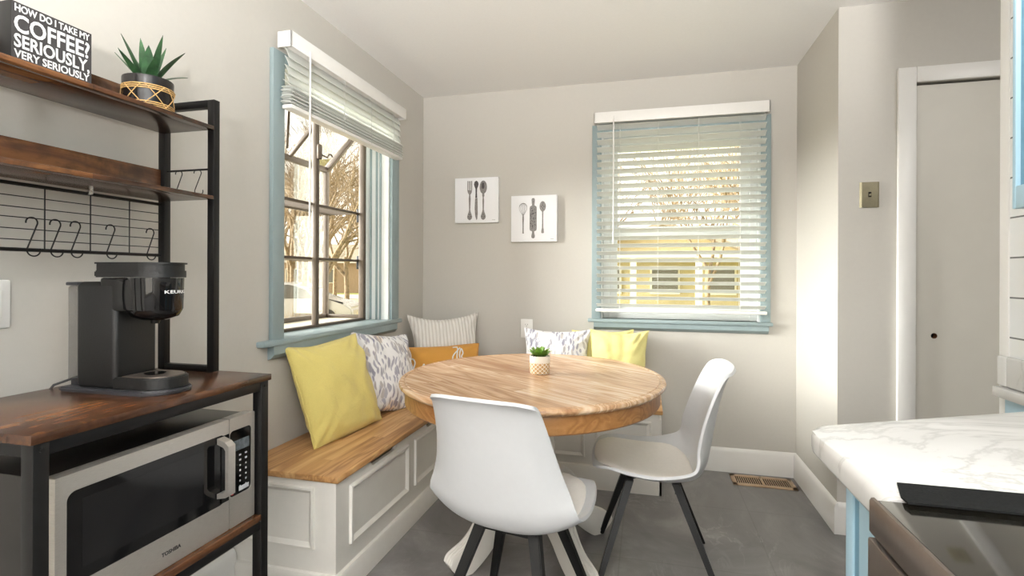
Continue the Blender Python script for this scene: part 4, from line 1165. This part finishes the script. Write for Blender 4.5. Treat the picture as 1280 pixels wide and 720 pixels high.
# range
rg = thing('kitchen_range', 'stainless range with black glass cooktop beside the marble counter', 'stove', (.267, .35, 0))
def r_(x, y, z): return (x - .267, y - .35, z)
RYa, RYb = -.025, .7325
bm = B(); box(bm, r_(.292, RYa + .002, .05), r_(.913, RYb - .002, .905), .002); obj('body', bm, 'steel_dark', rg)
bm = B(); prism(bm, [(.012, .877), (.002, .877), (0, .880), (0, .917), (.002, .9205), (.005, .921), (.007, .9195), (.012, .905)], RYa - .35, RYb - .35, 'Y'); obj('front_fascia', bm, 'steel_dark', rg)
bm = B(); box(bm, r_(.2735, RYa + .004, .9055), r_(.913, RYb - .003, .9195), .002); obj('cooktop', bm, 'cooktop', rg)
bm = B()
for x, y, r in ((.45, .14, .10), (.45, .54, .075), (.75, .14, .075), (.75, .54, .10)):
    for q in (r, r - .006): tube(bm, [r_(x + q * math.cos(2 * PI * k / 48), y + q * math.sin(2 * PI * k / 48), .9196) for k in range(48)], .0006, 4, closed=True)
obj('burner_ring', bm, 'grey_plastic', rg)
bm = B(); box(bm, r_(.264, RYa + .002, .22), r_(.290, RYb - .002, .874), .003); o = obj('oven_door', bm, 'steel_dark', rg)
bm = B(); box(bm, r_(.262, RYa + .06, .33), r_(.2645, RYb - .06, .78)); obj('oven_window', bm, 'black_gloss', o)
bm = B(); tube(bm, [r_(.222, RYa + .03, .800), r_(.222, RYb - .03, .800)], .011, 16)
for y in (RYa + .05, RYb - .05): box(bm, r_(.222, y - .012, .790), r_(.265, y + .012, .810), .003)
obj('handle', bm, 'steel_dark', o)
bm = B(); box(bm, r_(.268, RYa + .002, .05), r_(.290, RYb - .002, .212), .003); obj('storage_drawer', bm, 'steel_dark', rg)
# gap cover strip
bm = B(); prism(bm, [(.318, .786), (.917, .786), (.917, .720), (.303, .720), (.303, .738)], .9212, .9238, 'Z'); st = obj('gap_cover_strip', bm, 'strip'); tag(st, 'black flexible strip covering the gap between range and marble counter', 'gap cover')
# ledge with rounded backsplash at the end of the tiled wall
lg_ = thing('end_ledge', 'white marble look ledge with rounded upstand at the tiled wall end', 'ledge', (.90, 1.5, .88))
bm = B(); box(bm, (-.016, -.19, 0), (.0135, .150, .026), .003); obj('ledge_slab', bm, 'marble', lg_)
bm = B(); box(bm, (0.0, .126, .0265), (.0135, .162, .106), .006, seg=4); obj('upstand_end_cap', bm, 'marble', lg_)
bm = B(); box(bm, (.0005, -.19, .0265), (.0135, .1258, .106), .006, seg=4); obj('upstand', bm, 'marble', lg_)
bm = B(); box(bm, (.905, 1.392, 0), (.9145, 1.636, .8795), .001); pn = obj('side_panel', bm, 'blue_cab'); tag(pn, 'pale blue panel on the kitchen wall under the rounded white ledge', 'panel')
# upper cabinet
uc = thing('wall_cabinet', 'pale blue upper cabinet at the edge of view above the range', 'cabinet', (.60, 1.06, 1.305))
def u_(x, y, z): return (x - .60, y - 1.06, z - 1.305)
bm = B(); box(bm, u_(.622, .25, 1.305), u_(.915, 1.067, H - .003), .001); obj('carcass', bm, 'blue_cab', uc)
for (a, b) in ((.66, 1.0685), (.252, .656)):
    bm = B(); s = .045 if a < .5 else .018
    box(bm, u_(.60, b - .009, 1.307), u_(.621, b, 2.36), .0015); box(bm, u_(.60, a, 1.307), u_(.621, a + .05, 2.36), .0015)
    box(bm, u_(.60, a + .05, 1.307), u_(.621, b - .009, 1.345), .0015); box(bm, u_(.60, a + .05, 2.31), u_(.621, b - .009, 2.36), .0015)
    o = obj('door', bm, 'blue_cab', uc)
    bm = B(); box(bm, u_(.607, a + .048, 1.34), u_(.6205, b - .008, 2.315)); obj('recessed_panel', bm, 'blue_shaded', o)

# ------------------------------------------------------------------ outside
GZ = -.55
def ground_rect(name, poly, z, mat):
    bm = B(); bm.faces.new([bm.verts.new((x, y, z)) for x, y in poly]); return struct(name, bm, mat, smooth=0)
bm = B(); box(bm, (-140, -30, GZ - .3), (80, 160, GZ)); struct('ground', bm, 'verge')
def az(u_dir, d): return Vector((u_dir * d, d))
# lawn, drive, road strips following the view from the garden window
ground_rect('lawn', [(-9.5, 9), (-2.2, 5), (2, 12), (-9, 26)], GZ + .01, 'grass')
ground_rect('driveway', [(-30, 13), (-7, 11), (-10, 17), (-34, 22)], GZ + .015, 'asphalt')
ground_rect('road', [(-70, 30), (-8, 34), (30, 36), (30, 43), (-8, 41), (-70, 37)], GZ + .02, 'asphalt')
ground_rect('lawn_far', [(-70, 37), (-8, 42), (30, 44), (30, 70), (-70, 65)], GZ + .01, 'grass')
ground_rect('lawn_back', [(-3, 6), (16, 6), (18, 34), (-4, 34)], GZ + .012, 'grass')

def tree(label, x, y, h, seed, spread=.55, depth=5, group='bare trees outside'):
    rnd = random.Random(seed); bm = B()
    def seg(p, q, r0, r1, n):
        tube(bm, [p, (p + q) / 2 + Vector((rnd.uniform(-1, 1), rnd.uniform(-1, 1), 0)) * (q - p).length * .05, q], [r0, (r0 + r1) / 2, r1], n)
    def grow(p, d, L, r, lv):
        q = p + d * L; seg(p, q, r, r * .72, 7 if lv < 2 else (4 if lv < 4 else 3))
        if lv >= depth: return
        nb = 3 if lv < 2 else rnd.choice((2, 3, 3))
        for k in range(nb):
            ax = Vector((rnd.uniform(-1, 1), rnd.uniform(-1, 1), rnd.uniform(-.3, .3))).normalized()
            nd = (Matrix.Rotation(rnd.uniform(.25, spread + .25), 3, ax) @ d); nd.z += .10; nd.normalize()
            grow(p + (q - p) * rnd.uniform(.65, 1), nd, L * rnd.uniform(.62, .84), r * .62, lv + 1)
    grow(Vector((0, 0, 0)), Vector((rnd.uniform(-.06, .06), rnd.uniform(-.06, .06), 1)).normalized(), h * .26, h * .0115, 0)
    o = obj('bare_tree', bm, 'bark', None, smooth=80); o.location = (x, y, GZ - .05)
    tag(o, label, 'tree', group); return o
far = 'pale leafless tree beyond the driveway, one of many seen through the garden window'
TL = [(-9.6, 14.0, 8), (-11.2, 18.0, 9.5), (-12.5, 17.5, 10), (-8.3, 15.2, 7), (-11.0, 22, 12), (-16, 21, 11), (-19, 28, 12), (-14, 30, 12), (-24, 30, 12), (-18, 37, 13), (-10.4, 14.4, 8.5), (-27, 36, 12), (-9.5, 19, 9), (-14.5, 19.5, 11), (-13, 24.5, 12), (-17, 24.5, 12), (-12, 27, 12), (-20, 26, 13), (-21.5, 33, 13), (-15.2, 34, 13)]
for i, (x, y, h) in enumerate(TL): tree(far, x, y, h, 20 + i, depth=6, group='leafless trees beyond the driveway')
T2 = [(1.9, 17, 8), (3.4, 15.5, 8.5), (4.6, 20, 10), (.4, 34, 13), (2.6, 27, 11), (6.4, 24, 10), (-2.2, 26, 10), (8, 38, 13)]
for i, (x, y, h) in enumerate(T2): tree('pale leafless tree beside the neighbouring house, seen through the blind slats', x, y, h, 60 + i, depth=6, group='leafless trees beside the neighbouring house')

def shrub(label, x, y, w, h, seed, group):
    rnd = random.Random(seed); bm = B()
    for k in range(150):
        a = rnd.uniform(0, 2 * PI); e = rnd.uniform(.35, 1.5); L = h * rnd.uniform(.5, 1.0)
        b = Vector((rnd.uniform(-w, w) * .45, rnd.uniform(-w, w) * .45, 0)); d = Vector((math.cos(a) * math.cos(e), math.sin(a) * math.cos(e), math.sin(e)))
        tube(bm, [b, b + d * L * .5, b + d * L + Vector((0, 0, .05))], [.012, .008, .003], 3)
    o = obj('brush_shrub', bm, 'bush', None, smooth=0); o.location = (x, y, GZ); tag(o, label, 'shrub', group)
for i, (x, y) in enumerate(((-5.3, 6.9), (-6.0, 8.0), (-5.7, 8.9), (-6.9, 8.6), (-7.6, 10.0), (-4.9, 7.9))): shrub('tan twiggy shrub low outside the garden window in front of the car', x, y, 1.3, 1.05, 80 + i, 'twiggy shrubs outside the garden window')

# parked car
car = thing('parked_car', 'silver car parked outside the garden window behind tan shrubs', 'car', (-11.2, 14.6, GZ + .02), D(20))
bm = B()
prof = [(-2.2, .32), (-2.25, .62), (-2.15, .86), (-1.75, .95), (-1.35, 1.36), (-.95, 1.47), (.35, 1.46), (.85, 1.30), (1.15, .98), (1.95, .84), (2.2, .66), (2.22, .34), (1.8, .22), (-1.8, .22)]
prism(bm, prof, -.86, .86, 'Y'); bmesh.ops.bevel(bm, geom=list(bm.edges), offset=.07, segments=3, affect='EDGES'); obj('body', bm, 'car', car, smooth=50)
bm = B()
for s in (-1, 1): prism(bm, [(-1.55, .96), (-1.24, 1.34), (-.92, 1.41), (.30, 1.40), (.74, 1.26), (1.02, .98)], s * .866 - .006, s * .866 + .006, 'Y')
obj('side_window', bm, 'car_glass', car)
bm = B(); bar(bm, (.98, 0, 1.085), (.80, 0, 1.29), 1.4, .06); bar(bm, (-1.64, 0, 1.04), (-1.42, 0, 1.30), 1.4, .06); obj('windscreen', bm, 'car_glass', car)
for x in (-1.35, 1.38):
    for s in (-1, 1):
        bm = B(); c = [(x + .33 * math.cos(2 * PI * k / 24), .33 + .33 * math.sin(2 * PI * k / 24)) for k in range(24)]; prism(bm, c, s * .80 - .11, s * .80 + .11, 'Y'); o = obj('wheel', bm, 'tyre', car)
        bm = B(); c = [(x + .19 * math.cos(2 * PI * k / 16), .33 + .19 * math.sin(2 * PI * k / 16)) for k in range(16)]; prism(bm, c, s * .915 - .01, s * .915 + .01, 'Y'); obj('hubcap', bm, 'chrome', o)

def house(label, x, y, rz, w, d, h, rh, mat, name='house', gable_front=True):
    t = thing(name, label, 'house', (x, y, GZ), rz)
    bm = B(); box(bm, (-w / 2, 0, 0), (w / 2, d, h)); obj('wall', bm, mat, t, smooth=0)
    bm = B()
    if gable_front:
        prism(bm, [(-w / 2, h), (w / 2, h), (0, h + rh)], .05, d - .05, 'Y'); obj('gable_wall', bm, mat, t, smooth=0)
        bm = B(); e = .5; th = .16
        prism(bm, [(-w / 2 - e, h - rh * e / (w / 2)), (0, h + rh), (w / 2 + e, h - rh * e / (w / 2)), (w / 2 + e, h - rh * e / (w / 2) + th), (0, h + rh + th), (-w / 2 - e, h - rh * e / (w / 2) + th)], -.5, d + .5, 'Y')
    else:
        prism(bm, [(-.5, h), (d + .5, h), (d / 2, h + rh)], -w / 2 - .4, w / 2 + .4, 'X')
    obj('roof', bm, 'shingle', t, smooth=0)
    return t
def hwin(t, x, z, w, h):
    bm = B(); box(bm, (x - w / 2 - .08, -.06, z - .08), (x + w / 2 + .08, .02, z + h + .08)); o = obj('window', bm, 'housetrim', t, smooth=0)
    bm = B(); box(bm, (x - w / 2, -.08, z), (x + w / 2, -.05, z + h)); obj('pane', bm, 'pane_dark', o, smooth=0)
hs = house('low gabled house with a porch seen through the lowered blind', .7, 24, 0, 7.2, 8, 2.7, 1.25, 'siding')
bm = B(); box(bm, (-3.7, -2.6, 2.45), (3.7, .1, 2.68)); obj('porch_roof', bm, 'housetrim', hs, smooth=0)
for x in (-3.4, -1.2, 1.3, 3.4): bm = B(); box(bm, (x - .12, -2.5, 0), (x + .12, -2.26, 2.45)); obj('porch_post', bm, 'housetrim', hs, smooth=0)
for x in (-2.4, .1, 2.4): hwin(hs, x, 1.0, 1.1, 1.1)
hs2 = house('long brick house across the road, seen through the garden window', -27, 44, D(28), 15, 8, 2.8, 2.0, 'brick', gable_front=False)
for x in (-5, -2, 2, 5): hwin(hs2, x, 1.0, 1.3, 1.2)
hs3 = house('tan house set among trees across the road beyond the lawn', -12.5, 46, D(12), 12, 8, 2.8, 2.0, 'siding', gable_front=False)
for x in (-4, -1, 3): hwin(hs3, x, 1.0, 1.3, 1.2)
hs4 = house('brick house farther along the street behind the porch house', 9.5, 40, D(-5), 12, 8, 2.8, 2.0, 'brick', gable_front=False)
for x in (-4, -1, 3): hwin(hs4, x, 1.0, 1.3, 1.2)

# ------------------------------------------------------------------ light
W = bpy.data.worlds.new('overcast'); SC.world = W; W.use_nodes = True
bg = W.node_tree.nodes['Background']; bg.inputs[0].default_value = (1.0, .965, .89, 1); bg.inputs[1].default_value = 1.9
su = bpy.data.lights.new('hazy_sun', 'SUN'); su.energy = 31; su.angle = math.radians(44); su.color = (1, .985, .96)
so = bpy.data.objects.new('hazy_sun', su); COL.objects.link(so); so.rotation_euler = Vector((-1, -.24, .09)).to_track_quat('Z', 'Y').to_euler()
def area(name, loc, rot, sx, sy, power, col):
    l = bpy.data.lights.new(name, 'AREA'); l.shape = 'RECTANGLE'; l.size = sx; l.size_y = sy; l.energy = power; l.color = col
    o = bpy.data.objects.new(name, l); COL.objects.link(o); o.location = loc; o.rotation_euler = rot; return o
# fill light at the added patio door behind the camera, and added ceiling lamps
area('rear_fill_light', (-.25, YF + .05, 1.1), (math.radians(90), 0, 0), 1.8, 1.9, 28, (1, .985, .97))
def added_ceiling_lamp(label, x, y, power):  # invented fixtures out of view, added to lift the room light
    t = thing('added_ceiling_lamp', label, 'lamp', (x, y, H), 0, 'added flush ceiling lamps out of view')
    bm = B(); lathe(bm, [(.17, 0), (.175, -.012), (.165, -.03), (.15, -.032), (.15, 0)], 40, cap=False); obj('rim', bm, 'chrome', t)
    bm = B(); lathe(bm, [(.15, -.02), (.14, -.045), (.10, -.06), (0, -.066)], 40, cap=False); obj('diffuser', bm, emis('lamp_glow_' + str(len(bpy.data.materials)), (255, 248, 238), 3.0), t)
    l = bpy.data.lights.new('ceiling_fill_bulb', 'POINT'); l.energy = power; l.shadow_soft_size = .14; l.color = (1, .99, .98)
    o = bpy.data.objects.new('ceiling_fill_bulb', l); COL.objects.link(o); o.parent = t; o.location = (0, 0, -.22)
added_ceiling_lamp('added round flush ceiling lamp over the kitchen floor', -.25, -.35, 16)
added_ceiling_lamp('added round flush ceiling lamp near the added patio door', -.25, -1.9, 14)
added_ceiling_lamp('added round flush ceiling lamp in the hall by the closet', 1.75, 1.3, 16)

t = thing('added_uplighter', 'added tall uplighter behind the camera, unseen fill for the ceiling', 'lamp', (.1, -.8, 0))  # unseen uplight added to brighten the ceiling
bm = B(); lathe(bm, [(0, 0), (.14, 0), (.14, .015), (.02, .03), (.012, .05), (.012, 1.22), (0, 1.22)], 32, cap=False); obj('pole', bm, 'black', t)
bm = B(); lathe(bm, [(.02, 1.22), (.10, 1.25), (.15, 1.30), (.145, 1.30), (.09, 1.26), (.0, 1.235)], 32, cap=False); obj('lamp_bowl', bm, 'plastic_white', t)
l = bpy.data.lights.new('fill_uplight', 'SPOT'); l.energy = 355; l.spot_size = math.radians(176); l.spot_blend = .3; l.shadow_soft_size = .09; l.color = (1, .99, .985)
o = bpy.data.objects.new('fill_uplight', l); COL.objects.link(o); o.parent = t; o.location = (0, 0, 1.33); o.rotation_euler = (PI, 0, 0)

# ------------------------------------------------------------------ camera
cd = bpy.data.cameras.new('camera'); cd.sensor_width = 36; cd.lens = 653.555 / 1280 * 36; cd.shift_y = -16.144 / 1280 ; cd.clip_start = .02; cd.clip_end = 400
co = bpy.data.objects.new('camera', cd); COL.objects.link(co)
yaw, roll = .2510, -.0036
F = Vector((-math.sin(yaw), math.cos(yaw), 0)); R = Vector((math.cos(yaw), math.sin(yaw), 0)); U = Vector((0, 0, 1))
R2 = R * math.cos(roll) - U * math.sin(roll); U2 = R * math.sin(roll) + U * math.cos(roll)
co.matrix_world = basis(R2, U2, -F, (0, 0, 1.1923))
SC.camera = co
